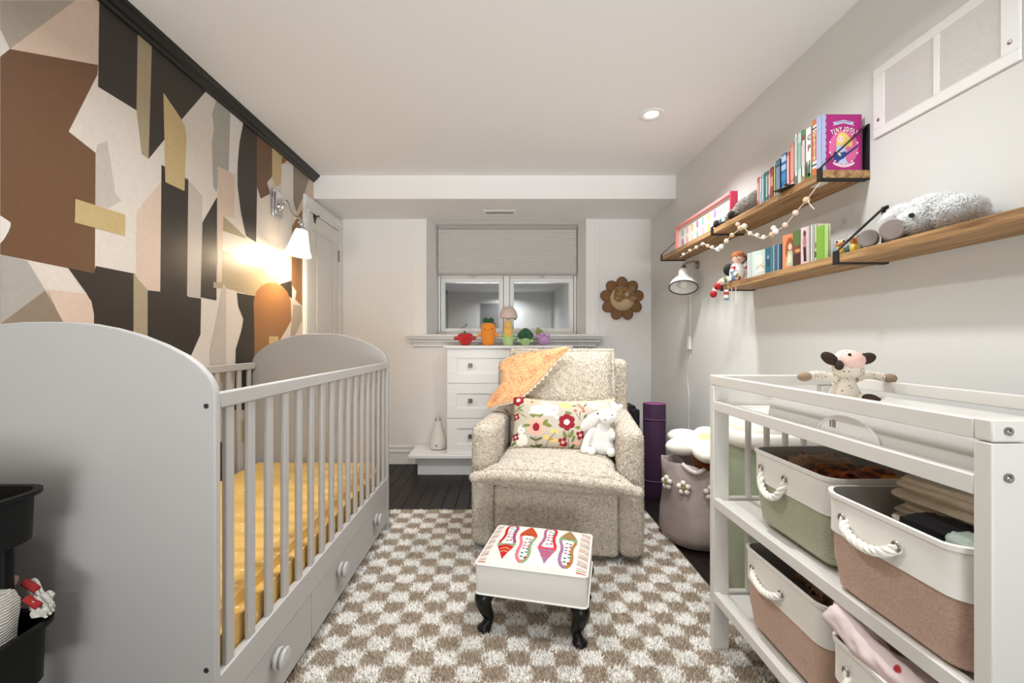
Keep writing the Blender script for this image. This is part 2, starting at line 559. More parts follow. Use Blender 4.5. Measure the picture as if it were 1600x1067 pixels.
# ------------------------------------------------------------------ setting
mb = MB(); mb.box(XL-0.1, YR-0.1, -0.12, XR+0.1, YB+0.1, -0.014)
floor = struct('floor', mb, m_sub)
pw = 0.083
plank_me = {}
for L_ in (0.9, 1.2, 0.6):
    mb = MB(); mb.box(0.0008, 0.0008, -0.014, pw-0.0008, L_-0.0008, 0.0)
    bmesh.ops.bevel(mb.bm, geom=[e for e in mb.bm.edges if all(v.co.z > -0.001 for v in e.verts)], offset=0.0015, segments=1, affect='EDGES')
    plank_me[L_] = mesh_from(mb, 'floor_plank', m_plank, smooth=False)
rr = random.Random(3)
i = 0
while XL + i*pw < XR - 0.001:
    x = XL + i*pw; y = YR - rr.random()*0.5; i += 1
    while y < YB:
        L_ = rr.choice((0.9, 1.2, 1.2, 0.6))
        if y + L_ > 0.6:                                  # only boards the photograph could show
            o = bpy.data.objects.new('floor_plank', plank_me[L_]); o.location = (x, y, 0); put(o, floor)
        y += L_
mb = MB(); mb.box(XL-0.1, YR-0.1, CEIL, XR+0.1, YB+0.1, CEIL+0.1)
struct('ceiling', mb, m_ceiling)

NL, NR, NLb, NRb, YN = -0.642, 0.7076, -0.58, 0.667, 4.06        # window niche
SOF = 2.08
mb = MB()
mb.box(XL-0.1, YB, -0.1, NL, YB+0.1, CEIL); mb.box(NR, YB, -0.1, XR+0.1, YB+0.1, CEIL)
mb.box(NL, YB, -0.1, NR, YB+0.1, 1.06); mb.box(NL, YB, SOF+0.001, NR, YB+0.1, CEIL)
mb.prism([(NL,YB,1.06),(NL,YB+0.1,1.06),(NLb-0.1,YN+0.15,1.06),(NLb,YN+0.15,1.06),(NLb,YN,1.06)], (0,0,SOF-1.06))
mb.prism([(NR,YB,1.06),(NRb,YN,1.06),(NRb,YN+0.15,1.06),(NRb+0.1,YN+0.15,1.06),(NR,YB+0.1,1.06)], (0,0,SOF-1.06))
mb.box(NL-0.05, YB+0.1, SOF, NR+0.05, YN+0.15, SOF+0.1)
mb.box(NL, YB+0.1, 0.98, NR, YN+0.15, 1.06)
struct('wall_back', mb, m_wallb)
mb = MB(); mb.box(XR, YR-0.1, -0.1, XR+0.1, YB+0.1, CEIL)
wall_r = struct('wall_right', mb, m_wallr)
mb = MB(); mb.box(XL-0.1, YR-0.1, -0.1, XL, YB+0.1, CEIL)
wall_l = struct('wall_left', mb, m_wallb)
mb = MB(); mb.box(XL-0.1, YR-0.1, -0.1, XR+0.1, YR, CEIL)
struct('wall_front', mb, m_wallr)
# dropped soffit along the back wall
mb = MB(); mb.box(XL, 3.265, SOF, XR, YB, CEIL)
struct('ceiling_soffit', mb, m_ceiling)

# crown moulding of the papered wall
mb = MB()
prof = [(XL,2.198),(XL+0.010,2.200),(XL+0.014,2.212),(XL+0.026,2.216),(XL+0.036,2.232),(XL+0.046,2.236),(XL+0.048,2.2495),(XL,2.2495)]
mb.prism([(x, YR, z) for x, z in prof], (0, 3.262-YR, 0))
struct('trim_1', mb, m_black)

# wallpaper: cut-paper mural, one flat print on the wall
def lw(px, py):
    Y = -XL*F/(CX-px)
    return (Y, H-(py-CY)*Y/F)
WC = {'cream':(226,216,206),'brown':(114,81,56),'dark':(54,47,41),'khaki':(172,157,128),'gold':(206,182,132),'pink':(220,196,178),
      'taupe':(176,164,150),'grey':(176,172,164),'lav':(200,190,180),'white':(232,226,220),'umber':(146,130,112),'tan':(150,106,66)}
wm = {k: M('wallpaper_'+k, c, 0.42 if k != 'gold' else 0.35, 0.0 if k != 'gold' else 0.12, spec=0.4, bump=(900,0.12,0.0004), var=(45,0.035)) for k, c in WC.items()}
wk = list(WC)
WS = [
 ('taupe',[(0,0),(118,0),(15,76),(0,45)]), ('pink',[(118,0),(155,0),(153,101),(15,76)]), ('white',[(0,45),(15,76),(0,88)]),
 ('brown',[(0,88),(15,76),(153,101),(152,116),(107,205),(149,238),(148,427),(0,397)]),
 ('white',[(0,336),(16.5,347),(16,353),(12.5,362),(6,373),(0,380)]),
 ('dark',[(155,-25),(190,-5),(322,138),(283,187),(256,145),(257,217),(232,248),(221,240),(213,172),(153,135)]),
 ('khaki',[(215,44),(237,66),(232,248),(221,240),(213,172)]),
 ('lav',[(149,240),(152,225),(167,220),(173,255),(180,302),(190,313),(168,325),(149,320)]),
 ('grey',[(338,150),(360,172),(357,267),(345,262),(338,300),(333,290),(331,219),(334,205),(333,190),(331,178)]),
 ('white',[(360,172),(380,192),(373,225),(371,262),(366,275),(357,267)]),
 ('dark',[(380,187),(403,209),(400,378),(384,368),(376,330),(371,290),(371,255),(374,222)]),
 ('pink',[(214,330),(251,284),(253,284),(250,455),(212,450)]),
 ('dark',[(252,257),(294,280),(294,463),(314,466),(313,522),(297,558),(297,600),(230,580),(230,453),(250,455)]),
 ('lav',[(294,281),(316,306),(314,465),(292,462)]),
 ('gold',[(255,145),(270,166),(282,184),(289,198),(291,215),(288,298),(258,284)]),
 ('dark',[(316,347),(339,307),(338,469),(313,464)]),
 ('pink',[(340,259),(366,273),(366,340),(349,337),(347,450),(339,450)]),
 ('khaki',[(349,337),(383,369),(383,372),(348,360)]),
 ('cream',[(348,361),(383,372),(415,388),(402,406),(347,391)]),
 ('khaki',[(347,391),(402,406),(412,385),(436,398),(436,462),(397,462),(346,448)]),
 ('brown',[(401,205),(426,230),(425,275),(417,285),(422,302),(407,310),(401,290)]),
 ('tan',[(439,243),(449,250),(440,258)]),
 ('gold',[(425,229),(440,243),(439,287),(431,291),(425,278)]),
 ('white',[(440,255),(458,250),(458,312),(452,350),(455,400),(436,400),(438,330)]),
 ('umber',[(458,250),(484,277),(483,284),(475,303),(463,331),(458,312)]),
 ('pink',[(483,276),(493,280),(495,330),(463,336),(475,303)]),
 ('tan',[(456,353),(472,326),(472,478),(455,461)]),
 ('dark',[(437,443),(455,438),(456,466),(448,460)]),
 ('white',[(456,445),(463,455),(461,466),(456,473)]),
 ('taupe',[(458,475),(471,478),(472,500),(460,525),(453,525)]),
 ('dark',[(370,457),(398,462),(398,640),(366,640),(368,545),(377,515),(380,498),(372,478)]),
 ('lav',[(348,443),(353,448),(353,640),(329,640),(328,545),(338,500)]),
 ('khaki',[(333,440),(347,441),(346,450),(333,449)]),
 ('tan',[(396,470),(400,455),(408,446),(418,441),(430,441),(440,446),(449,456),(454,470),(455,500),(446,516),(437,531),(427,540),(420,560),(415,640),(397,640),(397,520)]),
 ('gold',[(420,525),(435,525),(434,548),(420,548)]),
 ('dark',[(106,418),(147,427),(149,415),(210,427),(208,640),(146,640),(146,490),(143,475),(135,458)]),
 ('khaki',[(208,427),(230,453),(230,640),(208,640)]),
 ('gold',[(117,310),(195,335),(195,368),(116,347)]),
 ('grey',[(0,397),(42,407),(70,453),(0,505)]),
 ('pink',[(73,452),(133,458),(142,470),(146,490),(146,520),(104,520)]),
 ('umber',[(0,505),(70,453),(108,520),(0,530)]),
 ('brown',[(340,690),(358,690),(358,760),(340,760)]),('gold',[(375,655),(395,655),(395,690),(375,690)]),
]
mb = MB()
y1 = 3.085
mb.mi = wk.index('cream'); mb.poly([(XL+0.0004,YR,0.02),(XL+0.0004,3.30,0.02),(XL+0.0004,3.30,2.205),(XL+0.0004,YR,2.205)])
for k, (c, pts) in enumerate(WS):
    mb.mi = wk.index(c); x = XL + 0.0005 + 0.00003*k
    mb.poly([(x, Y_, min(max(z, 0.02), 2.203)) for Y_, z in [lw(*p) for p in pts]])
# the mural goes on beside the camera
for k, (c, pts) in enumerate([('dark',[(-2.3,0.1),(-1.9,0.1),(-1.8,1.2),(-2.3,1.5)]),('dark',[(-1.3,0.1),(-0.9,0.1),(-0.8,1.2),(-1.3,1.5)]),('brown',[(-0.7,1.1),(-0.1,1.0),(0.1,1.9),(-0.6,2.1)]),
      ('taupe',[(0.2,0.2),(0.7,0.3),(0.6,1.5),(0.25,1.3)]),('brown',[(0.72,1.28),(1.226,1.277),(1.226,1.81),(0.78,1.95)]),('gold',[(-0.9,1.5),(-0.75,1.5),(-0.7,2.15),(-0.95,2.15)]),
      ('pink',[(0.3,1.6),(0.7,1.7),(0.65,2.2),(0.3,2.2)]),('dark',[(0.75,0.2),(1.2,0.2),(1.2,1.05),(0.85,1.1)])]):
    mb.mi = wk.index(c); mb.poly([(XL+0.0005+0.00003*k, y, z) for y, z in pts])
for f_ in mb.bm.faces:
    pass
o = bpy.data.objects.new('wallpaper', None)
bpy.data.objects.remove(o)
me = bpy.data.meshes.new('wallpaper'); mb.bm.normal_update()
for f_ in mb.bm.faces:
    if f_.normal.x < 0: f_.normal_flip()
mb.bm.to_mesh(me); mb.bm.free()
for k in wk: me.materials.append(wm[k])
o = bpy.data.objects.new('wallpaper', me); put(o, wall_l)

# baseboards
def baseboard(name, pts2, zt=0.15):
    mb = MB()
    (xa, ya), (xb, yb), (nx, ny) = pts2
    def bx(d, z0, z1):
        xs = sorted((xa, xb, xa+nx*d, xb+nx*d)); ys = sorted((ya, yb, ya+ny*d, yb+ny*d))
        mb.box(xs[0], ys[0], z0, xs[-1], ys[-1], z1)
    bx(0.014, 0.0, zt-0.05); bx(0.020, zt-0.05, zt-0.035); bx(0.011, zt-0.035, zt-0.012); bx(0.016, zt-0.012, zt)
    struct(name, mb, m_trim, bevel=0.002)
baseboard('baseboard_back', ((XL+0.03,YB),(-0.70,YB),(0,-1)))
baseboard('baseboard_right', ((XR,YR),(XR,YB),(-1,0)))

# window casings and sill
mb = MB()
mb.box(-0.66, YB-0.018, 1.10, NL-0.0, YB, SOF); mb.box(-0.70, YB-0.010, 1.10, -0.66, YB, SOF); mb.box(-0.752, YB-0.004, 1.10, -0.70, YB, SOF)
struct('trim_2', mb, m_trim, bevel=0.002)
mb = MB()
mb.box(NR, YB-0.018, 1.10, NR+0.03, YB, SOF); mb.box(NR+0.03, YB-0.010, 1.10, NR+0.075, YB, SOF); mb.box(NR+0.075, YB-0.016, 1.10, NR+0.10, YB, SOF)
struct('trim_3', mb, m_trim, bevel=0.002)
mb = MB()
for (d, z0, z1) in ((0.095,1.083,1.10),(0.082,1.068,1.083),(0.066,1.055,1.068),(0.058,1.036,1.050),(0.034,1.018,1.036),(0.026,0.998,1.018)):
    e = d*0.85
    mb.box(-0.735-e, YB-d, z0, 0.765+e, YB, z1)
mb.box(NL, YB, 1.061, NR, YN, 1.10)
struct('trim_4', mb, m_trim, bevel=0.004)

# window: two sashes in a white frame, night outside
win = bpy.data.objects.new('window_1', None); win.location = (0.04, YN, 1.10); win['kind'] = 'structure'; put(win); WM['window_1'] = Matrix.Translation(win.location)
m_vinyl = M('white_vinyl', (244,244,243), 0.3)
m_glass = M('window_glass', (214,218,222), 0.03, 0.9, spec=1.0)
mb = MB()
x0, x1, z0, z1 = NLb+0.003, NRb-0.003, 1.105, SOF-0.005
mb.box(x0, YN-0.02, z0, x1, YN+0.06, z0+0.022); mb.box(x0, YN-0.02, z1-0.03, x1, YN+0.06, z1)
mb.box(x0, YN-0.02, z0+0.022, x0+0.018, YN+0.06, z1-0.03); mb.box(x1-0.018, YN-0.02, z0+0.022, x1, YN+0.06, z1-0.03)
mb.box(0.012, YN-0.025, z0+0.022, 0.062, YN+0.05, z1-0.03)
part('window_frame', mb, m_vinyl, win, bevel=0.003)
for (a, b) in ((-0.555,0.008),(0.066,0.641)):
    mb = MB()
    w_ = 0.036; zb, zt = 1.128, 1.612
    mb.box(a, YN-0.012, zb, b, YN+0.03, zb+0.030); mb.box(a, YN-0.012, zt-0.040, b, YN+0.03, zt)
    mb.box(a, YN-0.012, zb+0.03, a+w_-0.008, YN+0.03, zt-0.04); mb.box(b-w_+0.006, YN-0.012, zb+0.03, b, YN+0.03, zt-0.04)
    mb.box(a+w_-0.008, YN-0.002, zb+0.030, a+w_+0.002, YN+0.02, zt-0.04); mb.box(b-w_-0.004, YN-0.002, zb+0.03, b-w_+0.006, YN+0.02, zt-0.04)
    s_ = part('sash', mb, m_vinyl, win, bevel=0.002)
    mb = MB(); mb.box(a+w_, YN+0.010, zb+0.03, b-w_, YN+0.014, zt-0.04); part('pane', mb, m_glass, s_)
    mb = MB(); c = (a+b)/2
    mb.box(c-0.03, YN-0.03, zt-0.004, c+0.03, YN-0.012, zt+0.008); mb.cyl((c,YN-0.022,zt+0.006),(c+0.025,YN-0.03,zt+0.012),0.006)
    part('sash_lock', mb, M('lock_grey', (210,210,208), 0.4), s_, bevel=0.002)
    mb = MB(); mb.box(a, YN-0.012, zt+0.002, b, YN+0.03, SOF-0.035); part('upper_sash', mb, m_vinyl, win)
mb = MB(); mb.box(NLb+0.02, YN-0.032, 1.108, NLb+0.14, YN-0.02, 1.120); mb.bar((NLb+0.05,YN-0.036,1.118),(NLb+0.10,YN-0.036,1.126),0.012,0.006)
mb.box(NRb-0.14, YN-0.032, 1.108, NRb-0.02, YN-0.02, 1.120)
part('crank', mb, m_vinyl, win, bevel=0.002)
mb = MB(); mb.box(-0.9, YN+0.16, 0.9, 0.95, YN+0.18, 2.3); 
struct('wall_outside', mb, M('night_dark', (16,17,20), 0.9))

# honeycomb blind
bl = thing('window_blind', 'grey pleated honeycomb blind half lowered over the window', 'blind', (0.0415, YN-0.04, 1.632))
mb = MB(); mb.box(NLb+0.004, YN-0.065, SOF-0.034, NRb-0.004, YN-0.03, SOF-0.002); part('headrail', mb, M('blind_rail', (176,171,165), 0.5), bl, bevel=0.003)
mb = MB(); mb.box(NLb+0.006, YN-0.06, 1.630, NRb-0.006, YN-0.034, 1.648); part('bottom_rail', mb, M('blind_rail', (176,171,165), 0.5), bl, bevel=0.004)
m_bl = M('blind_fabric', (206,203,198), 0.85)
npl = 17; zt, zb = SOF-0.034, 1.648; hh = (zt-zb)/npl
mb = MB()
mb.prism([(NLb+0.006,YN-0.048,0),(NLb+0.006,YN-0.0535,hh*0.5),(NLb+0.006,YN-0.048,hh),(NLb+0.006,YN-0.038,hh*0.5)], (NRb-NLb-0.012,0,0))
mb.xf(Matrix.Translation((-0.0415, -(YN-0.04), 0)))
me = mesh_from(mb, 'pleat', m_bl, smooth=False)
for k in range(npl):
    o = bpy.data.objects.new('pleat', me); o.location = (0,0,zb+k*hh-1.632); put(o, bl)

# soffit register
vt = thing('ceiling_vent', 'small white slotted air vent in the soffit above the window', 'vent', (-0.022, 3.613, SOF-0.008))
mb = MB()
vx0, vx1, vy0, vy1 = -0.154, 0.108, 3.54, 3.69
mb.box(vx0,vy0,SOF-0.006,vx1,vy0+0.045,SOF-0.0005); mb.box(vx0,vy1-0.045,SOF-0.006,vx1,vy1,SOF-0.0005)
mb.box(vx0,vy0+0.045,SOF-0.006,vx0+0.02,vy1-0.045,SOF-0.0005); mb.box(vx1-0.02,vy0+0.045,SOF-0.006,vx1,vy1-0.045,SOF-0.0005)
part('vent_frame', mb, m_trim, vt, bevel=0.001)
mb = MB(); mb.box(vx0+0.02,vy0+0.045,SOF-0.0012,vx1-0.02,vy1-0.045,SOF-0.0004); part('vent_opening', mb, M('vent_dark', (36,33,31), 0.8), vt)
mb = MB(); mb.bar((0,-0.03,0),(0,0.03,0),0.0045,0.0012); me = mesh_from(mb,'vent_slat',m_trim)
for k in range(19):
    o = bpy.data.objects.new('vent_slat', me); o.location = (vx0+0.026+k*0.0117+0.022, 0.002, 0.003); o.rotation_euler = (0, 0.6, 0); put(o, vt)

# visible pot light
for i, (x, y) in enumerate(POTS[:1]):                   # only the one in view has its fitting built
    pl = thing('ceiling_light', 'round white recessed spotlight glowing in the ceiling', 'ceiling light', (x, y, CEIL-0.008))
    mb = MB(); mb.lathe((x,y,CEIL), [(0.066,-0.0005),(0.066,-0.004),(0.060,-0.007),(0.042,-0.004),(0.036,-0.001)], 28); part('trim_ring', mb, m_trim, pl)
    mb = MB(); mb.lathe((x,y,CEIL), [(0,-0.0012),(0.036,-0.0012)], 24); part('lamp_face', mb, M('lamp_glow', (255,248,238), 0.5, emit=((255,246,232), 6.0)), pl)

# closet door in the left wall
dr = bpy.data.objects.new('door_1', None); dr.location = (XL, 3.45, 0); dr['kind'] = 'structure'; put(dr); WM['door_1'] = Matrix.Translation(dr.location)
def door_leaf(mb, y0, y1, z0, z1, x, panels, d=0.012, sx=1):
    """leaf with recessed, raised-field panels; x = face, thickness goes to -sx"""
    mb.box(min(x-sx*0.03,x-sx*0.006), y0, z0, max(x-sx*0.03,x-sx*0.006), y1, z1)
    ys = sorted({y0, y1} | {p[0] for p in panels} | {p[1] for p in panels})
    zs = sorted({z0, z1} | {p[2] for p in panels} | {p[3] for p in panels})
    for a, b in zip(ys[:-1], ys[1:]):
        for c, e in zip(zs[:-1], zs[1:]):
            if any(p[0] <= a and b <= p[1] and p[2] <= c and e <= p[3] for p in panels): continue
            mb.box(min(x-sx*0.006,x), a, c, max(x-sx*0.006,x), b, e)
    for p in panels:
        g = 0.022
        mb.box(min(x-sx*0.006,x-sx*0.001), p[0]+g, p[2]+g, max(x-sx*0.006,x-sx*0.001), p[1]-g, p[3]-g)
mb = MB(); door_leaf(mb, 3.178, 3.716, 0.02, 1.955, XL+0.014, [(3.27,3.625,1.08,1.84),(3.27,3.625,0.22,0.94)]); part('door_leaf', mb, m_door, dr, bevel=0.004, smooth=False)
mb = MB()
for (a, b) in ((3.087,3.174),(3.722,3.809)):
    mb.box(XL, a, 0.0, XL+0.016, b, 1.9645); mb.box(XL+0.0161, a+0.012, 0.0, XL+0.022, b-0.03, 1.9645)
mb.box(XL, 3.087, 1.965, XL+0.016, 3.809, 2.06); mb.box(XL+0.0161, 3.087, 1.99, XL+0.024, 3.809, 2.045)
part('door_casing', mb, m_trim, dr, bevel=0.003)
for z in (1.747, 0.9, 0.25):
    mb = MB(); mb.box(XL+0.010, 3.708, z-0.045, XL+0.0165, 3.730, z+0.045); mb.cyl((XL+0.02,3.719,z-0.048),(XL+0.02,3.719,z+0.048),0.006,seg=8); part('hinge', mb, m_steel, dr)
mb = MB(); mb.box(XL+0.014,3.225,1.93,XL+0.020,3.275,1.957); mb.box(XL+0.014,3.235,1.90,XL+0.018,3.262,1.93); mb.bar((XL+0.02,3.25,1.945),(XL+0.05,3.25,1.95),0.02,0.004)
part('door_hook', mb, m_black, dr, label='black metal over-door hook')

# doors behind the viewpoint, mirrored in the window
SW = Matrix(((0,1,0,0),(1,0,0,0),(0,0,1,0),(0,0,0,1)))
for n_, (xa_, xb_, zt_) in (('door_2', (-1.33, -0.555, 2.0)), ('door_3', (0.45, 1.2, 1.80))):
    d2 = bpy.data.objects.new(n_, None); d2.location = ((xa_+xb_)/2, YR, 0); d2['kind'] = 'structure'; put(d2); WM[n_] = Matrix.Translation(d2.location)
    mb = MB(); door_leaf(mb, xa_, xb_, 0.02, zt_, 0.05, [(xa_+0.12,xb_-0.12,0.95,zt_-0.14),(xa_+0.12,xb_-0.12,0.18,0.82)])
    mb.xf(Matrix.Translation((0, YR, 0)) @ SW); part('door_leaf', mb, m_door, d2, smooth=False)
    mb = MB(); mb.sph((xa_+0.45 if n_ == 'door_2' else xa_+0.06,YR+0.10,1.45 if n_ == 'door_2' else 1.0),0.03); mb.cyl((xa_+0.45 if n_ == 'door_2' else xa_+0.06,YR+0.05,1.45 if n_ == 'door_2' else 1.0),(xa_+0.45 if n_ == 'door_2' else xa_+0.06,YR+0.09,1.45 if n_ == 'door_2' else 1.0),0.012); part('door_knob', mb, m_steel, d2)
mb = MB(); mb.box(-0.55,YR,1.98,0.02,YR+0.02,2.08); mb.box(-0.07,YR,0,0.02,YR+0.02,1.98); struct('trim_5', mb, m_trim)
mb = MB(); mb.box(-0.55,YR+0.001,0,-0.075,YR+0.006,1.975); struct('doorway_panel', mb, M('dim_hall', (120,118,116), 0.8))  # flat panel painted grey as the dim open doorway

# return-air grille on the right wall
gy0, gy1, gz0, gz1 = 1.089, 1.519, 1.725, 1.958
gr = thing('return_air_grille', 'large white louvred air grille high on the right wall', 'vent', (XR-0.006, (gy0+gy1)/2, gz0))
mb = MB(); xa = XR-0.008
ya, yb, yc, yd = 1.131, 1.290, 1.308, 1.476     # near panel, far panel (along the wall)
za, zb = gz0+0.03, gz1-0.03
mb.box(xa, gy0, gz0, XR-0.0005, gy1, za); mb.box(xa, gy0, zb, XR-0.0005, gy1, gz1)
for a, b in ((gy0,ya),(yb,yc),(yd,gy1)): mb.box(xa, a, za, XR-0.0005, b, zb)
part('grille_frame', mb, m_trim, gr, bevel=0.0015)
mb = MB(); mb.box(XR-0.002, ya, za, XR-0.0004, yd, zb); part('grille_back', mb, M('grille_shadow', (58,57,55), 0.8), gr)
ns = 24; st = (zb-za)/ns
for (a, b) in ((ya,yb),(yc,yd)):
    mb = MB(); mb.obox((0,0,0), (0.0012, b-a, st*1.0), Matrix.Rotation(-0.62, 3, 'Y')); me = mesh_from(mb, 'louvre', m_trim, smooth=False)
    for k in range(ns):
        o = bpy.data.objects.new('louvre', me); o.location = (XR-0.0045-gr.location.x, (a+b)/2-gr.location.y, za+(k+0.5)*st-gz0); put(o, gr)
for y in (1.110, 1.498):
    mb = MB(); mb.sph((xa, y, (gz0+gz1)/2-0.06), (0.002,0.006,0.006), 10, 6); part('screw', mb, m_steel, gr)

# ------------------------------------------------------------------ rug
RX0, RX1, RY0, RY1 = -0.69, 0.872, 0.42, 2.735
rug = thing('checkered_rug', 'shaggy cream and taupe chequered rug on the dark floor', 'rug', ((RX0+RX1)/2, (RY0+RY1)/2, 0))
mb = MB()
rc = 0.04
pts = []
for cx_, cy_, a0 in ((RX1-rc,RY1-rc,0),(RX0+rc,RY1-rc,90),(RX0+rc,RY0+rc,180),(RX1-rc,RY0+rc,270)):
    for k in range(5):
        a = math.radians(a0+k*22.5); pts.append((cx_+rc*math.cos(a), cy_+rc*math.sin(a), 0.001))
mb.prism(pts, (0,0,0.010))
part('backing', mb, M('rug_backing', (150,140,126), 0.95), rug)
def rug_cols(p, rng):
    n = len(p)
    jx = rng.normal(0, 0.0045, n); jy = rng.normal(0, 0.0045, n)
    u = np.floor((p[:,0]-RX0+jx)/0.0781); v = np.floor((RY1-p[:,1]+jy)/0.0695)
    # the rows drift a little as woven shag does
    odd = (u+v) % 2 == 0
    c = np.empty((n,4)); c[:,3] = 1
    A = np.array(lin((255,252,247))[:3]); B = np.array(lin((194,178,160))[:3])
    c[:,:3] = np.where(odd[:,None], A, B)
    c[:,:3] *= (1+rng.normal(0, 0.07, n))[:,None]
    return c
tri = np.array([[(RX0+.01,RY0+.01,.010),(RX1-.01,RY0+.01,.010),(RX1-.01,RY1-.01,.010)],[(RX0+.01,RY0+.01,.010),(RX1-.01,RY1-.01,.010),(RX0+.01,RY1-.01,.010)]])
V, Fc, base = spikes(tri, 180000, 0.0125, 0.0034, tilt=0.36, seed=11)
c = rug_cols(base, np.random.default_rng(4)); cols = np.repeat(c, 4, axis=0)
np_part('pile', V, Fc, M('rug_pile', (200,190,175), 0.95, attr=True, spec=0.1), rug, cols=cols, kind='stuff', smooth=False)
RT = 0.0115                                            # furniture presses the pile down to here

# ------------------------------------------------------------------ crib
CXF, CXR = -0.622, -1.357
CY0, CY1 = 0.972, 2.46
crib = thing('crib', 'light grey wooden crib with arched ends, slatted sides and three drawers below', 'crib', ((CXF+CXR)/2, (CY0+CY1)/2, RT))
cc = (CXF+CXR)/2
half = [(0,1.083),(0.05,1.0825),(0.10,1.0785),(0.15,1.069),(0.204,1.054),(0.255,1.034),(0.30,1.011),(0.33,0.989),(0.352,0.965),(0.364,0.942),(0.3675,0.915)]
prof = [(cc-u, z) for u, z in half[::-1]] + [(cc+u, z) for u, z in half[1:]]
prof = [(CXR, RT)] + prof + [(CXF, RT)]
for (ya, yb) in ((CY0, CY0+0.018), (CY1-0.034, CY1)):
    mb = MB(); mb.prism([(x, ya, z) for x, z in prof], (0, yb-ya, 0))
    ep = part('end_panel', mb, m_crib, crib, bevel=0.004, bseg=3)
    for z in (0.90, 0.327):
        for x in (CXF-0.020, CXR+0.020):
            mb = MB()
            yy = ya if ya < 1.5 else ya
            mb.lathe((x, yy-0.0006, z), [(0,0.0),(0.0045,0.0),(0.0055,0.001)], 14, Matrix.Rotation(PI/2, 3, 'X')); part('bolt', mb, m_hole, ep)
ya, yb = CY0+0.018, CY1-0.034
for (x0, x1) in ((CXF-0.022, CXF-0.001), (CXR+0.001, CXR+0.022)):
    mb = MB(); mb.box(x0, ya, 0.892, x1, yb, 0.927); part('top_rail', mb, m_crib, crib, bevel=0.003)
    mb = MB(); mb.box(x0, ya, 0.216, x1, yb, 0.302); part('bottom_rail', mb, m_crib, crib, bevel=0.003)
mb = MB(); mb.box(-0.007, -0.0145, 0.302, 0.007, 0.0145, 0.892); 
bmesh.ops.bevel(mb.bm, geom=[e for e in mb.bm.edges if abs(e.verts[0].co.z-e.verts[1].co.z) > 0.1], offset=0.003, segments=1, affect='EDGES')
me = mesh_from(mb, 'slat', m_crib)
for x in (CXF-0.012, CXR+0.012):
    for k in range(16):
        o = bpy.data.objects.new('slat', me); o.location = (x-cc, 1.036+k*0.0893-(CY0+CY1)/2, -RT); put(o, crib)
mb = MB(); mb.box(CXR+0.024, ya+0.004, 0.245, CXF-0.024, yb-0.004, 0.262); part('mattress_base', mb, m_crib, crib)
dl = (yb-ya)/3
for k in range(3):
    a, b = ya+k*dl+0.0018, ya+(k+1)*dl-0.0018
    mb = MB(); mb.box(CXF-0.020, a, 0.062, CXF-0.003, b, 0.2125)
    dw = part('drawer', mb, m_crib, crib, bevel=0.0015)
    mb = MB(); mb.box(CXF-0.40, a+0.02, 0.07, CXF-0.021, b-0.02, 0.19); part('drawer_box', mb, m_crib, dw)
    mb = MB(); mb.lathe((CXF-0.003, (a+b)/2+0.0, 0.170), [(0,0),(0.013,0.0),(0.013,0.006),(0.028,0.008),(0.030,0.013),(0.026,0.017),(0.013,0.018),(0.012,0.022),(0.027,0.024),(0.030,0.029),(0.027,0.034),(0.014,0.037),(0,0.0375)], 24, Matrix.Rotation(PI/2, 3, 'Y'))
    part('knob', mb, m_crib, dw)
# mattress
mat = thing('crib_mattress', 'crib mattress in a mustard yellow patterned sheet', 'mattress', (cc, (ya+yb)/2, 0.263))
mb = MB()
def yellow_sheet():
    m = M('yellow_sheet', (226,184,104), 0.85, bump=(25,0.25,0.004))
    nt = m.node_tree; N = nt.nodes; L = nt.links
    tc = N.new('ShaderNodeTexCoord'); mp = N.new('ShaderNodeMapping'); mp.inputs['Scale'].default_value = (14, 34, 14)
    v = N.new('ShaderNodeTexVoronoi'); v.inputs['Scale'].default_value = 1.4
    L.new(tc.outputs['Object'], mp.inputs['Vector']); L.new(mp.outputs['Vector'], v.inputs['Vector'])
    r = N.new('ShaderNodeValToRGB'); r.color_ramp.elements[0].position = 0.12; r.color_ramp.elements[1].position = 0.2
    r.color_ramp.elements[0].color = lin((240,222,180)); r.color_ramp.elements[1].color = lin((226,184,104))
    L.new(v.outputs['Distance'], r.inputs['Fac']); L.new(r.outputs['Color'], N['Principled BSDF'].inputs['Base Color'])
    return m
x0, x1 = CXR+0.026, CXF-0.027
mb.box(x0, ya+0.006, 0.264, x1, yb-0.006, 0.394)
bmesh.ops.bevel(mb.bm, geom=mb.bm.edges[:], offset=0.03, segments=4, affect='EDGES')
part('fitted_sheet', mb, yellow_sheet(), mat)

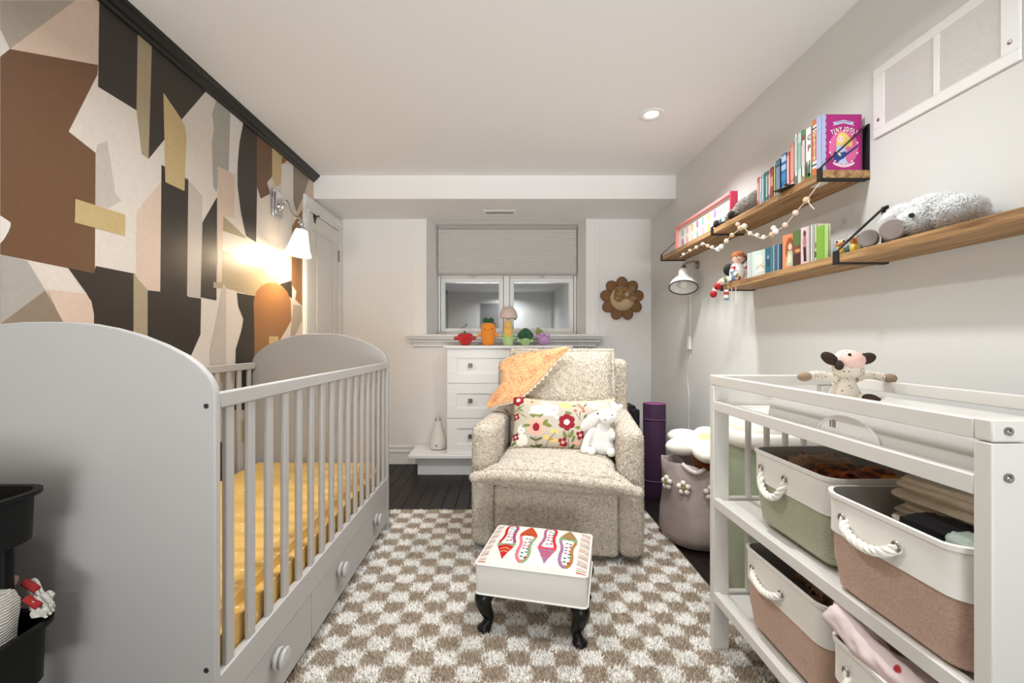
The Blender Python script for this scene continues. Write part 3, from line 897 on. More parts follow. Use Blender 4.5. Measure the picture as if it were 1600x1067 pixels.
# ------------------------------------------------------------------ utility cart at the left edge
m_cart = M('black_cart_steel', (8,8,8), 0.5, spec=0.25)
cart = thing('utility_cart', 'black three-tier utility cart beside the crib end, at the left edge', 'cart', (-1.105, 0.66, 0.0))
def rrect(x0, y0, x1, y1, r, z, n=5):
    out = []
    for cx_, cy_, a0 in ((x1-r,y1-r,0),(x0+r,y1-r,90),(x0+r,y0+r,180),(x1-r,y0+r,270)):
        for k in range(n+1):
            a = math.radians(a0+k*90/n); out.append((cx_+r*math.cos(a), cy_+r*math.sin(a), z))
    return out
for (zt, zb, ex) in ((0.752, 0.645, 0.0), (0.500, 0.375, -0.022), (0.235, 0.12, -0.022)):
    X0, X1, Y0, Y1 = -1.31, -0.902-ex, 0.44, 0.902
    mb = MB()
    rings = [mb.ring(rrect(X0+a, Y0+a, X1-a, Y1-a, r, z)) for a, r, z in ((0.03,0.05,zb),(0.008,0.045,zb+0.012),(0.006,0.045,zt-0.012),(-0.004,0.05,zt-0.008),(-0.004,0.05,zt),(0.008,0.042,zt),(0.010,0.042,zt-0.012),(0.014,0.042,zb+0.016),(0.03,0.04,zb+0.008))]
    for p_, q_ in zip(rings[:-1], rings[1:]): mb.bridge(p_, q_)
    mb.f(rings[0][::-1]); mb.f(rings[-1])
    part('tray', mb, m_cart, cart)
for x in (-1.275, -0.945):
    for y in (0.50, 0.852):
        mb = MB(); mb.cyl((x,y,0.075),(x,y,0.648),0.012,seg=12); mb.cyl((x,y,0.648),(x,y,0.735),0.008,seg=10); part('post', mb, m_cart, cart)
        mb = MB(); mb.lathe((x-0.012,y,0.036),[(0,-0.011),(0.03,-0.011),(0.034,-0.006),(0.034,0.006),(0.03,0.011),(0,0.011)],18,Matrix.Rotation(PI/2,3,'Y')); mb.box(x-0.018,y-0.012,0.055,x+0.008,y+0.012,0.078); part('caster', mb, m_cart, cart)
mb = MB(); mb.box(-1.27, 0.842, 0.36, -0.95, 0.850, 0.67); part('back_panel', mb, m_cart, cart)
m_mus = M('white_muslin', (232,230,222), 0.95, bump=(120,0.3,0.002), var=(14,0.05))
m_mus2 = M('cream_muslin', (226,214,192), 0.95, bump=(120,0.3,0.002), var=(14,0.06))
m_pinkcl = M('dusty_pink_cloth', (196,158,140), 0.95, bump=(120,0.3,0.002))
m_red = M('red_trim', (168,40,40), 0.8)
def folded(mb, x0, y0, z0, x1, y1, z1, layers, seed=0, amp=0.004):
    """a pad of folded cloth: the layers show on the sides"""
    h = (z1-z0)/layers
    for k in range(layers):
        o = Vector((seed*5.1, k*2.3, seed*1.7))
        a = amp*noise.noise(o)*2; b_ = amp*noise.noise(o+Vector((9,1,3)))*2
        n = 22
        ring_pts = rrect(x0+a, y0+b_, x1+a, y1+b_, min(0.02,(x1-x0)*0.3,(y1-y0)*0.3), 0, 6)
        r0 = []; r1 = []; r2 = []
        for p in ring_pts:
            w = amp*1.2*noise.noise(Vector((p[0]*22, p[1]*22, 0))+o)
            q = Vector((p[0]+w, p[1]+w*0.7, z0+k*h+w*0.6))
            c_ = Vector(((x0+x1)/2,(y0+y1)/2,q.z)); d = (q-c_)*0.06
            r0.append(mb.v(q-d*0.7+Vector((0,0,h*0.04)))); r1.append(mb.v(q+Vector((0,0,h*0.5)))); r2.append(mb.v(q-d*0.7+Vector((0,0,h*0.98))))
        mb.f(r0[::-1]); mb.bridge(r0, r1); mb.bridge(r1, r2); mb.f(r2)
    return mb
mb = MB(); folded(mb, -1.16, 0.66, 0.655, -0.955, 0.835, 0.733, 4, 3)
solo('folded_muslin', mb, m_mus2, 'cream folded muslin cloth in the top tray of the black cart', 'cloth')
# pleated white nappy cloths standing on edge in the middle tray
m_crink = wave_mat('crinkled_muslin', (236,233,226), (222,218,208), 55, 'Z', 0.95, 0.003, 3.0, strength=0.5)
mb = MB()
for k in range(11):
    xk = -1.062+k*0.0125
    def fn(u, v, xk=xk, k=k):
        top = 0.572 - 0.0004*(k-8)**2 + 0.003*math.sin(k*2.3)
        w = 0.0025*noise.noise(Vector((u*5, v*4, k*1.9)))
        return Vector((xk + w + 0.004*math.sin(u*7+k) + 0.014*v, 0.775+0.090*u+0.003*math.sin(k*1.7), 0.400+(top-0.400)*v*(1-0.12*(2*u-1)**4)))
    mb.grid(fn, 10, 12, thick=0.0095)
solo('stack_of_cloth_nappies', mb, m_crink, 'white pleated cloth nappy bundle in the middle tray of the black cart', 'cloth', ang=60)
mb = MB()
mb.grid(lambda u, v: Vector((-1.06+0.105*u+0.003*math.sin(v*5), 0.876+0.002*math.sin(u*6), 0.46+0.115*v-0.012*u)), 14, 10, thick=0.004)
mb.tube([(-1.06+0.105*t+0.003*math.sin(9*t), 0.873, 0.584-0.012*t) for t in [k/14 for k in range(15)]], 0.0115, 10)
solo('baby_blanket', mb, m_pinkcl, 'tan pink rolled blanket standing behind the nappies in the black cart', 'blanket')
th = thing('striped_washcloth', 'cream cloth with red edging beside the white nappies in the middle cart tray', 'cloth', (-0.910, 0.880, 0.505))
mb = MB()
for k in range(4):
    mb.grid(lambda u, v, k=k: Vector((-0.940+0.010*k+(0.046-0.006*k)*u+0.003*math.sin(v*7+k), 0.889-k*0.0075+0.002*math.sin(u*7+k*1.3), 0.506+(0.060-0.010*k)*v*(1-0.55*u)+0.006*math.sin(u*9+k*2)*v)), 14, 8, thick=0.0045)
part('folded_cloth', mb, m_mus, th, ang=60)
mb = MB()
for k in (0, 2):
    mb.tube([(-0.944+0.026*u+0.010*k, 0.884-k*0.0075, 0.566-0.012*k-0.016*u) for u in [j/8 for j in range(9)]], 0.007, 8)
part('red_edging', mb, m_red, th, label='red edging')

# ------------------------------------------------------------------ changing table
TX0, TX1, TY0, TY1, TZ = 0.700, 1.112, 0.640, 1.512, 0.928
ct = thing('changing_table', 'white open changing table with two shelves, on the right', 'changing table', ((TX0+TX1)/2, (TY0+TY1)/2, RT))
for y0, y1 in ((TY0, TY0+0.026), (TY1-0.026, TY1)):
    for x0, x1 in ((TX0, TX0+0.052), (TX1-0.052, TX1)):
        mb = MB(); mb.box(x0, y0, RT, x1, y1, 0.894)
        lg = part('leg', mb, m_white, ct, bevel=0.002)
        if y0 < 1:
            for z in (0.845,):
                mb = MB(); mb.lathe(((x0+x1)/2-0.004, y0-0.0008, z), [(0.003,0.0),(0.006,0.0),(0.0068,0.002),(0.0035,0.0015),(0,-0.004)], 14, Matrix.Rotation(PI/2,3,'X')); part('bolt', mb, m_steel, lg)
    # end frame: cap rail, tray end, shelf ends
    mb = MB(); mb.box(TX0, y0, 0.8955, TX1, y1, TZ); cap = part('end_rail', mb, m_white, ct, bevel=0.003)
    if y0 < 1:
        mb = MB(); mb.lathe((TX0+0.022, y0-0.0008, 0.9115), [(0.003,0.0),(0.0055,0.0),(0.0062,0.002),(0.003,0.0015),(0,-0.004)], 14, Matrix.Rotation(PI/2,3,'X')); part('bolt', mb, m_steel, cap)
    for z0, z1 in ((0.812,0.842),(0.492,0.522),(0.180,0.210)):
        mb = MB(); mb.box(TX0+0.052, y0+0.003, z0, TX1-0.052, y1-0.003, z1); part('end_rail', mb, m_white, ct, bevel=0.002)
    for x in (0.822, 0.884, 0.946, 1.008):
        mb = MB(); mb.cyl((x, (y0+y1)/2, 0.522), (x, (y0+y1)/2, 0.812), 0.0095, seg=14); part('spindle', mb, m_white, ct)
        mb = MB(); mb.cyl((x, (y0+y1)/2, 0.210), (x, (y0+y1)/2, 0.492), 0.0095, seg=14); part('spindle', mb, m_white, ct)
ya2, yb2 = TY0+0.026, TY1-0.026
for x0, x1 in ((TX0, TX0+0.022), (TX1-0.022, TX1)):
    mb = MB(); mb.box(x0, ya2, 0.8955, x1, yb2, TZ-0.002); part('top_rail', mb, m_white, ct, bevel=0.002)
    for z0, z1 in ((0.812,0.842),(0.492,0.522),(0.180,0.210)):
        mb = MB(); mb.box(x0, ya2, z0, x1, yb2, z1); part('shelf_rail', mb, m_white, ct, bevel=0.002)
mb = MB(); mb.box(TX0+0.022, ya2, 0.816, TX1-0.022, yb2, 0.828); part('tray', mb, m_white, ct)
for z in (0.508, 0.196):
    mb = MB(); mb.box(TX0+0.022, ya2, z-0.01, TX1-0.022, yb2, z+0.004); part('shelf', mb, m_white, ct)
# changing pad
m_vin = M('pale_grey_wipeable_vinyl', (210,208,203), 0.4, bump=(12,0.08,0.004))
pad = thing('changing_pad', 'pale grey contoured changing pad lying on top of the white changing table', 'changing pad', (0.893, 0.955, 0.829))
px0, px1, py0, py1 = 0.727, 1.055, 0.672, 1.245
def padfn(u, v):
    x = px0+(px1-px0)*u; s_ = abs(2*u-1)
    h = 0.030+0.040*(s_**2.2)
    e = min(1, (1-s_)/0.14); h *= (1-(1-max(e,0))**2.5)**0.5 if e < 1 else 1
    t = 2*v-1; ev = min(1, (1-abs(t))/0.10); h *= (1-(1-max(ev,0))**2.5)**0.5 if ev < 1 else 1
    return Vector((x, py0+(py1-py0)*v, 0.831+max(h,0.001)))
mb = MB(); mb.grid(padfn, 34, 30, thick=0)
gv = [v for v in mb.bm.verts]
mb.box(px0+0.004, py0+0.004, 0.830, px1-0.004, py1-0.004, 0.8325)
part('pad', mb, m_vin, pad, ang=60)
mb = MB()   # half-moon end flap standing against the front rail
arc = [(0.7255, 0.945+0.085*math.cos(a), 0.829+0.052*math.sin(a)) for a in [PI*k/20 for k in range(21)]]
mb.prism(arc, (0.006,0,0)); fl = part('end_flap', mb, M('white_plastic', (244,243,240), 0.35), pad, label='white half-moon flap')
mb = MB(); mb.box(0.7247, 0.975, 0.852, 0.7253, 0.985, 0.868); mb.box(0.7247,0.988,0.852,0.7253,0.993,0.866); part('care_tag', mb, M('tag_grey', (140,140,140), 0.6), fl)
mb = MB(); mb.tube([tuple(p) for p in arc], 0.0025, 6); part('flap_edge', mb, M('white_plastic', (244,243,240), 0.35), fl)
mb = MB(); mb.box(1.05, 0.78, 0.885, 1.066, 0.80, 0.902); part('strap_clip', mb, M('white_plastic', (244,243,240), 0.35), pad, bevel=0.003)

# ------------------------------------------------------------------ storage baskets
m_canvas = M('white_canvas', (236,233,226), 0.85, bump=(300,0.15,0.0008), bump2=(9,0.3,0.01))
m_lining = M('grey_lining', (186,182,176), 0.9, bump2=(14,0.4,0.01))
def linen(name, c):
    return M(name, c, 0.95, var=(170,0.13), bump=(260,0.5,0.0015), stretch=(1,1,1.6), bump2=(8,0.35,0.012), sheen=0.1)
m_green, m_pink = linen('sage_linen', (170,172,148)), linen('dusty_pink_linen', (196,164,146))
m_rope = M('cotton_rope', (238,234,224), 0.9, bump=(200,0.2,0.001))
def basket(name, label, X0, X1, Y0, Y1, z0, z1, cloth, sag=0.0, grom=(0.27,0.72), drop=0.055, seed=0):
    b = thing(name, label, 'basket', ((X0+X1)/2, (Y0+Y1)/2, z0), group='fabric storage baskets')
    zs = z0+(z1-z0)*0.60
    def ring(mb, a, r, z, wv=0.0):
        pts = rrect(X0+a, Y0+a, X1-a, Y1-a, r, 0, 6); out = []
        for p in pts:
            w = wv*noise.noise(Vector((p[0]*9, p[1]*9, z*6+seed)))
            t = (p[1]-Y0)/(Y1-Y0)
            out.append(mb.v((p[0]+w, p[1]+w, z+(sag*math.sin(PI*t) if z > zs else 0)+w*0.4)))
        return out
    mb = MB(); rs = [ring(mb, a, r, z, w) for a, r, z, w in ((0.022,0.03,z0+0.001,0),(0.012,0.035,z0+0.010,0.002),(0.008,0.035,z0+0.05,0.006),(0.005,0.035,(z0+zs)/2,0.010),(0.004,0.035,zs-0.008,0.006),(0.003,0.035,zs+0.002,0.003))]
    for p_, q_ in zip(rs[:-1], rs[1:]): mb.bridge(p_, q_)
    mb.f(rs[0][::-1]); part('linen_body', mb, cloth, b)
    mb = MB(); rs = [ring(mb, a, r, z, w) for a, r, z, w in ((0.0028,0.035,zs-0.006,0.003),(0.0005,0.035,zs-0.004,0.003),(0.001,0.035,(zs+z1)/2,0.005),(0.0,0.035,z1-0.012,0.003),(-0.0025,0.036,z1-0.010,0.003),(-0.003,0.036,z1-0.002,0.003),(0.0,0.034,z1,0.003),(0.004,0.033,z1-0.001,0.003))]
    for p_, q_ in zip(rs[:-1], rs[1:]): mb.bridge(p_, q_)
    part('canvas_band', mb, m_canvas, b)
    mb = MB(); rs = [ring(mb, a, r, z, w) for a, r, z, w in ((0.004,0.033,z1-0.001,0.003),(0.007,0.032,(zs+z1)/2,0.004),(0.010,0.032,zs,0.003),(0.016,0.03,z0+0.012,0))]
    for p_, q_ in zip(rs[:-1], rs[1:]): mb.bridge(p_, q_)
    mb.f(rs[-1]); part('lining', mb, m_lining, b)
    # rope handle through two eyelets on the front
    zg = zs+(z1-zs)*0.42; gy = [Y0+(Y1-Y0)*t for t in grom]
    for y in gy:
        mb = MB(); mb.lathe((X0-0.002, y, zg), [(0.0055,0.0),(0.009,0.0),(0.010,0.002),(0.009,0.0035),(0.0055,0.0035)], 18, Matrix.Rotation(-PI/2,3,'Y'), closed=True); part('eyelet', mb, m_steel, b)
    n = 40; ctr = []
    for k in range(n+1):
        t = k/n; s_ = math.sin(PI*t)
        out = 0.010*min(1, 6*t, 6*(1-t)) - 0.003
        ctr.append(Vector((X0-out-0.006*s_, gy[0]+(gy[1]-gy[0])*(t-0.12*math.sin(2*PI*t)*(drop/0.08)), zg-drop*(s_**0.75))))
    mb = MB()
    for q in range(3):
        pts = []
        for k, p in enumerate(ctr):
            d = ctr[min(k+1,n)]-ctr[max(k-1,0)]; x, y = frame_z(d); a = 2*PI*q/3 + k*0.55
            pts.append(p+(x*math.cos(a)+y*math.sin(a))*0.0048)
        mb.tube(pts, 0.0052, 7)
    part('rope_handle', mb, m_rope, b)
    return b
SH1, SH2 = 0.5232, 0.2112
basket('storage_basket', 'green fabric basket with rope handle on the upper shelf of the changing table', 0.732, 1.06, 1.00, 1.318, SH1, 0.733, m_green, grom=(0.83,0.50), drop=0.062, seed=1)
basket('storage_basket', 'pink fabric basket on the upper shelf of the changing table, nearest the viewer', 0.694, 1.04, 0.672, 0.972, SH1, 0.728, m_pink, grom=(0.80,0.38), drop=0.028, sag=-0.012, seed=2)
basket('storage_basket', 'pink fabric basket on the lower shelf of the changing table, further from viewer', 0.722, 1.06, 1.005, 1.345, SH2, 0.440, m_pink, grom=(0.84,0.45), drop=0.026, seed=3)
basket('storage_basket', 'green fabric basket on the lower shelf with pink clothes spilling over its rim', 0.700, 1.04, 0.672, 0.968, SH2, 0.418, m_green, grom=(0.80,0.40), drop=0.05, seed=4)
# contents
m_patch = M('rust_floral_cloth', (70,40,28), 0.9, rgb2=(186,92,40), var=(38,0.08), bump=(90,0.4,0.003))
m_brownprint = spot_mat('tan_print_cloth', (176,140,112), (92,58,40), 34, 0.18, bump=(60,0.4,0.003))
m_mustard = M('mustard_cloth', (196,136,48), 0.9, bump=(60,0.4,0.003))
m_dkcloth = M('charcoal_cloth', (30,28,30), 0.9, bump=(60,0.4,0.003))
m_pinkprint = spot_mat('pale_pink_print_cloth', (226,206,204), (178,44,52), 24, 0.16, bump=(50,0.5,0.004))
m_pack = M('pale_green_plastic_pack', (206,224,214), 0.3, bump=(40,0.4,0.004))
def clothes(name, mat_, label, c, size, seed, amp=0.3, freq=2.4, rot=None, cat='clothes'):
    mb = MB(); mb.crumple(c, size, seed, amp, freq, rot=rot, seg=30, rg=18)
    return solo(name, mb, mat_, label, cat, ang=70)
clothes('folded_clothes', m_patch, 'rust and brown floral garment in the upper green basket', (0.885,1.12,0.688), (0.090,0.070,0.032), 1)
clothes('folded_clothes', m_brownprint, 'grey patterned garment at the back of the upper green basket', (0.875,1.235,0.688), (0.075,0.045,0.035), 2)
clothes('folded_clothes', m_mustard, 'mustard garment in the near corner of the upper green basket', (0.945,1.055,0.695), (0.05,0.025,0.025), 9)
z = 0.60
for k in range(5):
    mb = MB(); folded(mb, 0.80+0.004*k, 0.72-0.006*(k%2), z, 0.99+0.01*(k%3), 0.930+0.004*(k%3), z+0.034, 3, seed=20+k, amp=0.010)
    solo('folded_nappy', mb, M('beige_cloth', (232,218,196), 0.95, bump=(70,0.6,0.004), var=(20,0.12)), ['lowest','second from bottom','middle','second from top','topmost'][k] + ' of the beige folded cloths stacked in the upper pink basket', 'cloth', group='beige folded cloths in the pink basket', ang=50)
    z += 0.0335
clothes('dark_garment', m_dkcloth, 'black garment between the beige cloths and rim of upper pink basket', (0.775,0.790,0.703), (0.034,0.055,0.022), 5, amp=0.15)
clothes('wet_wipe_pack', m_pack, 'pale green plastic pack at the near end of the upper pink basket', (0.748,0.712,0.708), (0.026,0.030,0.024), 6, amp=0.12, cat='wipes')
clothes('folded_clothes', m_brownprint, 'tan printed garment in the lower pink basket', (0.875,1.17,0.405), (0.070,0.075,0.042), 7)
clothes('folded_clothes', m_mustard, 'mustard garment at the near end of the lower pink basket', (0.875,1.075,0.408), (0.05,0.035,0.03), 8)
mb = MB()
pts = catmull([(0.708,0.958,0.468),(0.713,0.92,0.452),(0.720,0.87,0.436),(0.730,0.80,0.430),(0.742,0.73,0.424),(0.75,0.70,0.416)], 10)
def roll(u, v):
    k = min(int(u*(len(pts)-1)), len(pts)-2); t_ = u*(len(pts)-1)-k
    p = pts[k].lerp(pts[k+1], t_); a = 2*PI*v
    r = 0.030*(1+0.30*noise.noise(Vector((p.y*16, a*0.9+u*7, 2.0)))+0.22*noise.noise(Vector((p.y*40, math.cos(a)*2, math.sin(a)*2))))*(min(1, 0.25+u*9, 0.25+(1-u)*9))**0.5
    return p + Vector((math.cos(a)*r*0.9, 0.006*math.sin(a*2+u*9), math.sin(a)*r))
mb.grid(roll, 60, 26)
solo('pale_pink_garment', mb, m_pinkprint, 'pale pink garment with red prints rolled along the rim of the lower green basket', 'clothes', ang=80)
clothes('folded_clothes', m_brownprint, 'brown garment behind the pink one in the lower green basket', (0.825,0.86,0.405), (0.055,0.09,0.038), 11)

# ------------------------------------------------------------------ armchair
RZ = math.radians(-10)
chair = thing('armchair', 'cream boucle recliner armchair in the middle of the room', 'armchair', (0.245, 2.10, RT), RZ)
ch = dict(world=False)
def rbox(x0,y0,z0,x1,y1,z1,r,seg=4):
    mb = MB(); mb.box(x0,y0,z0,x1,y1,z1)
    bmesh.ops.bevel(mb.bm, geom=mb.bm.edges[:], offset=r, segments=seg, affect='EDGES', profile=0.5)
    return mb
def boucle(mb, owner_name, parent, n_per_m2=36000, ang=38):
    '''the upholstered part and, on it, its curly pile as geometry'''
    tri = tri_soup(mb)
    ar = np.linalg.norm(np.cross(tri[:,1]-tri[:,0], tri[:,2]-tri[:,0]), axis=1).sum()/2
    V, Fc, _ = spikes(tri, int(ar*n_per_m2), 0.0058, 0.0042, 0.8, seed=len(WM))
    o = part(owner_name, mb, m_boucle, parent, world=False, ang=ang)
    if parent is chair: np_part('curly_pile', V, Fc, m_loop, o, kind='stuff', world=False)
    else: np_part('curly_pile', V, Fc, m_loop, parent, kind='stuff', world=False)
    return o
for s_ in (-1, 1):
    a, b = sorted((s_*0.290, s_*0.405))
    mb = rbox(a, 0.0, 0.035, b, 0.80, 0.622, 0.042, 6)
    boucle(mb, 'arm', chair)
mb = rbox(-0.2885, 0.004, 0.035, 0.2885, 0.10, 0.335, 0.016); boucle(mb, 'footrest_panel', chair)
mb = rbox(-0.288, 0.10, 0.04, 0.288, 0.66, 0.32, 0.01, 2); part('seat_base', mb, m_boucle, chair, **ch)
mb = MB(); mb.lathe((0,0.42,0.0), [(0,0.0),(0.29,0.0),(0.30,0.006),(0.29,0.014),(0.10,0.02),(0.08,0.042),(0,0.042)], 36); part('swivel_base', mb, M('black_swivel', (18,18,18), 0.6), chair, **ch)
mb = rbox(-0.395, 0.64, 0.05, 0.395, 0.81, 0.915, 0.035)
def lean(c):
    if c.z > 0.5: return (c.x, c.y + (c.z-0.5)*0.10, c.z)
    return c
mb.bend(lean)
boucle(mb, 'back_frame', chair)
# seat cushion with a loose front lip whose corners reach over the arms
def seatfn(sgn):
    def g(u, v):
        a, b = 2*u-1, v
        y = -0.075 + 0.62*b
        k = max(0, 1-(y+0.075)/0.115)
        hw = 0.284 + 0.085*(k*k*(3-2*k)) 
        if y > -0.03: hw = min(hw, 0.284 + 0.085*max(0,(0.0-y)/0.03) if y < 0 else 0.284)
        aa = math.copysign(abs(a)**0.85, a)
        t = (max(0, 1-abs(a)**4)*max(0, 1-abs(2*b-1)**5))**0.5
        x = hw*aa
        yy = y - 0.012*(1-a*a)*(1 if b < 0.1 else max(0, 1-(b-0.1)*8))
        droop = -0.018*max(0, abs(x)-0.26)/0.1*(1 if y < 0.05 else 0) - 0.026*max(0, x)/0.36*k - 0.0*k
        z = 0.412 + (0.058 if sgn > 0 else -0.088)*t + droop + sgn*0.004
        return Vector((x, yy, z))
    return g
mb = MB(); nu, nv = 44, 36
gt, gb = seatfn(1), seatfn(-1)
T = [[mb.v(gt(i/nu, j/nv)) for j in range(nv+1)] for i in range(nu+1)]
B = [[mb.v(gb(i/nu, j/nv)) for j in range(nv+1)] for i in range(nu+1)]
for i in range(nu):
    for j in range(nv):
        mb.f([T[i][j],T[i+1][j],T[i+1][j+1],T[i][j+1]]); mb.f([B[i][j],B[i][j+1],B[i+1][j+1],B[i+1][j]])
for i in range(nu): mb.f([T[i][0],B[i][0],B[i+1][0],T[i+1][0]]); mb.f([T[i][nv],T[i+1][nv],B[i+1][nv],B[i][nv]])
for j in range(nv): mb.f([T[0][j],T[0][j+1],B[0][j+1],B[0][j]]); mb.f([T[nu][j],B[nu][j],B[nu][j+1],T[nu][j+1]])
sc = boucle(mb, 'seat_cushion', chair, ang=80)
mb = MB()
edge = [(gt(i/nu, 0)+gb(i/nu, 0))/2 + Vector((0,-0.008,0.004)) for i in range(nu+1)]
edge = [edge[0]+Vector((-0.012,0.01,0))] + edge + [edge[-1]+Vector((0.014,0.006,-0.004))]
mb.tube(edge, [0.014]+[0.0225+0.002*math.sin(i*1.3) for i in range(nu+1)]+[0.014], 14)
boucle(mb, 'cushion_lip', sc, ang=80)
# back cushion
TB = math.radians(17)
def tilt(t, o): return Matrix.Translation(o) @ Matrix(((1,0,0,0),(0,math.sin(t),-math.cos(t),0),(0,math.cos(t),math.sin(t),0),(0,0,0,1)))
MBK = tilt(TB, (0.005, 0.535, 0.712))
mb = MB(); mb.cushion(0.585, 0.53, 0.20, 40, 36, p=4.0, pinch=0.015, seam=0.006, sharp=0.42); mb.xf(MBK)
bc = boucle(mb, 'back_cushion', chair, ang=80)
mb = MB(); w, d = 0.298, 0.272
loop = []
for (a, b, c_, e) in ((-w,-d,w,-d),(w,-d,w,d),(w,d,-w,d),(-w,d,-w,-d)):
    for k in range(14):
        t = k/14; bow = 1-0.012*math.sin(PI*t)
        loop.append(Vector(((a+(c_-a)*t)*bow, (b+(e-b)*t)*bow, 0.004*math.sin(k*1.7))))
mb.tube(loop, 0.0135, 10, closed=True); mb.xf(MBK)
boucle(mb, 'cushion_flange', bc, ang=80)

# ------------------------------------------------------------------ crocheted blanket over the back of the armchair
def tex_crochet():
    m = M('orange_crochet', (236,176,124), 0.95, rgb2=(214,120,84), var=(26,0.16), bump=(160,0.7,0.004), sheen=0.2)
    nt = m.node_tree; N = nt.nodes; L = nt.links
    n = N.new('ShaderNodeTexNoise'); n.inputs['Scale'].default_value = 170; n.inputs['Detail'].default_value = 1
    tc = N.new('ShaderNodeTexCoord'); L.new(tc.outputs['Object'], n.inputs['Vector'])
    r = N.new('ShaderNodeValToRGB'); r.color_ramp.elements[0].position = 0.42; r.color_ramp.elements[1].position = 0.6
    L.new(n.outputs['Fac'], r.inputs['Fac'])
    mx = N.new('ShaderNodeMixRGB'); mx.inputs['Color2'].default_value = lin((244,206,150))
    b = N['Principled BSDF']; old = b.inputs['Base Color'].links[0].from_socket
    L.new(r.outputs['Color'], mx.inputs['Fac']); L.new(old, mx.inputs['Color1']); L.new(mx.outputs['Color'], b.inputs['Base Color'])
    return m
m_croc = tex_crochet()
m_cream = M('cream_wool', (240,228,206), 0.95, bump=(200,0.3,0.002))
right = catmull([(890,544),(868,565),(848,589),(829,607),(812,620),(797,627),(780,631),(763,637)], 6)   # scalloped edge, seen from the room
right = [tuple(p)[:2] if len(p) > 1 else p for p in [Vector((a.x, a.y, 0)) for a in [Vector((p[0],p[1],0)) for p in right]]]
left = catmull([(884,543,0),(846,547,0),(806,554,0),(783,569,0),(787,582,0),(786,598,0),(772,616,0),(762,632,0)], 6)
def bl_depth(px, py):
    # front face of the back cushion, leaning back with height
    z = H-(py-CY)*2.6/F
    Y = 2.455+0.28*(z-0.70)
    Y += (860-px)*0.0008
    if px < 800: Y += 0.0012*(800-px)
    return Y-0.012
nb = len(right)-1
bl_thing = thing('crochet_blanket', 'orange crocheted blanket with cream scalloped edge over the left of the armchair back', 'blanket', (0.02, 2.6, 0.66))
mb = MB()
def blf(u, v):
    i = u*nb; k = min(int(i), nb-1); t = i-k
    a = Vector((right[k][0],right[k][1],0)).lerp(Vector((right[k+1][0],right[k+1][1],0)), t); b = left[k].lerp(left[k+1], t)
    p = a.lerp(b, v); Y = bl_depth(p.x, p.y)
    Y += 0.010*math.sin(v*9+u*5)*v + 0.06*max(0, v-0.75)
    return P(p.x, p.y, Y)
mb.grid(blf, 48, 22, thick=0.011)
part('blanket_panel', mb, m_croc, bl_thing, ang=80)
mb = MB(); nsc = 22
for k in range(nsc):
    u = (k+0.5)/nsc
    p = blf(min(u,1), 0.0); q = blf(min(u+0.01,1), 0.0); d = (q-p).normalized(); o = (blf(u, 0)-blf(u, 0.05)).normalized()
    mb.tube([p - d*0.009, p + o*0.007 - d*0.006, p + o*0.010, p + o*0.007 + d*0.006, p + d*0.009], 0.005, 6)
mb.tube([blf(k/40, 0.0) for k in range(41)], 0.0052, 6)
part('scalloped_edging', mb, m_cream, bl_thing, label='cream scalloped edging')

# ------------------------------------------------------------------ lumbar pillow
m_pil = M('embroidered_linen', (196,186,170), 0.9, attr=True, bump=(260,0.25,0.001), spec=0.2)
TP = math.radians(24)
pil = thing('lumbar_pillow', 'rectangular floral pillow with red flowers and white rabbits on the armchair seat', 'pillow', (0.316, 2.355, RT+0.452), RZ)
MP = tilt(TP, (0, 0.03, 0.137))
mb = MB(); mb.cushion(0.555, 0.295, 0.135, 200, 110, p=3.2, pinch=0.06, seam=0.003, sharp=0.5)
for v in mb.bm.verts: v.co.y *= 1-0.11*(1-(v.co.x/0.2775)**2)*(1 if v.co.y > 0 else 0.4)
for v in mb.bm.verts: pass
mb.xf(MP)
po = part('pillow_cover', mb, m_pil, pil, world=False, ang=85)
def zx(x): return (x-755)/1250*0.555
def zy(y): return (440-y)/620*0.29
S = []
GR, DG, CR, PE, WH, YE = (128,134,74), (98,106,70), (150,38,50), (236,184,156), (240,236,226), (232,204,128)
def E(x, y, rx, ry, c, rot=0): S.append(('e', (zx(x), zy(y)), (rx*0.000444, ry*0.000444), c, rot))
def Ln(pts, w, c): S.append(('l', [(zx(x), zy(y)) for x, y in pts], w*0.000444, c))
def Flower(x, y, r, c, cc_, n=6):
    for k in range(n):
        a = 2*PI*k/n+0.5; E(x+r*0.62*math.cos(a), y+r*0.62*math.sin(a), r*0.46, r*0.46, c)
    E(x, y, r*0.6, r*0.6, c); E(x, y, r*0.36, r*0.36, cc_)
def Leaf(x, y, l, w, ang, c=GR): E(x, y, l, w, c, ang)
S.append(('p', [(-0.3,0.125),(0.3,0.125),(0.3,0.2),(-0.3,0.2)], (208,194,156)))
Ln([(180,330),(290,260)],8,DG); Ln([(180,300),(330,410)],8,GR); Ln([(240,270),(240,330)],8,GR); Leaf(260,320,34,9,-0.5); Leaf(225,285,30,9,0.6); Leaf(285,380,28,8,-0.6)
Flower(212,190,72,CR,(244,214,200)); E(390,215,78,52,PE); E(385,218,14,10,(90,50,40))
E(520,325,150,58,WH,-0.18); E(648,320,60,62,WH); E(600,262,90,18,WH,-0.5); E(570,262,90,14,(236,214,200),-0.45); E(680,395,46,14,WH,-0.7); E(400,345,50,16,WH,0.3); E(655,318,8,8,(70,60,60))
for a in (-0.7,-0.2,0.7,0.2): Leaf(450+70*math.sin(a*1.3),385,36,13,a)
E(455,512,110,98,PE); E(452,515,66,76,(246,160,140)); E(452,515,56,66,(240,190,172)); E(452,515,42,50,CR)
Leaf(335,497,46,20,0.1); Leaf(558,462,44,24,0.9); Leaf(588,492,48,22,-0.25)
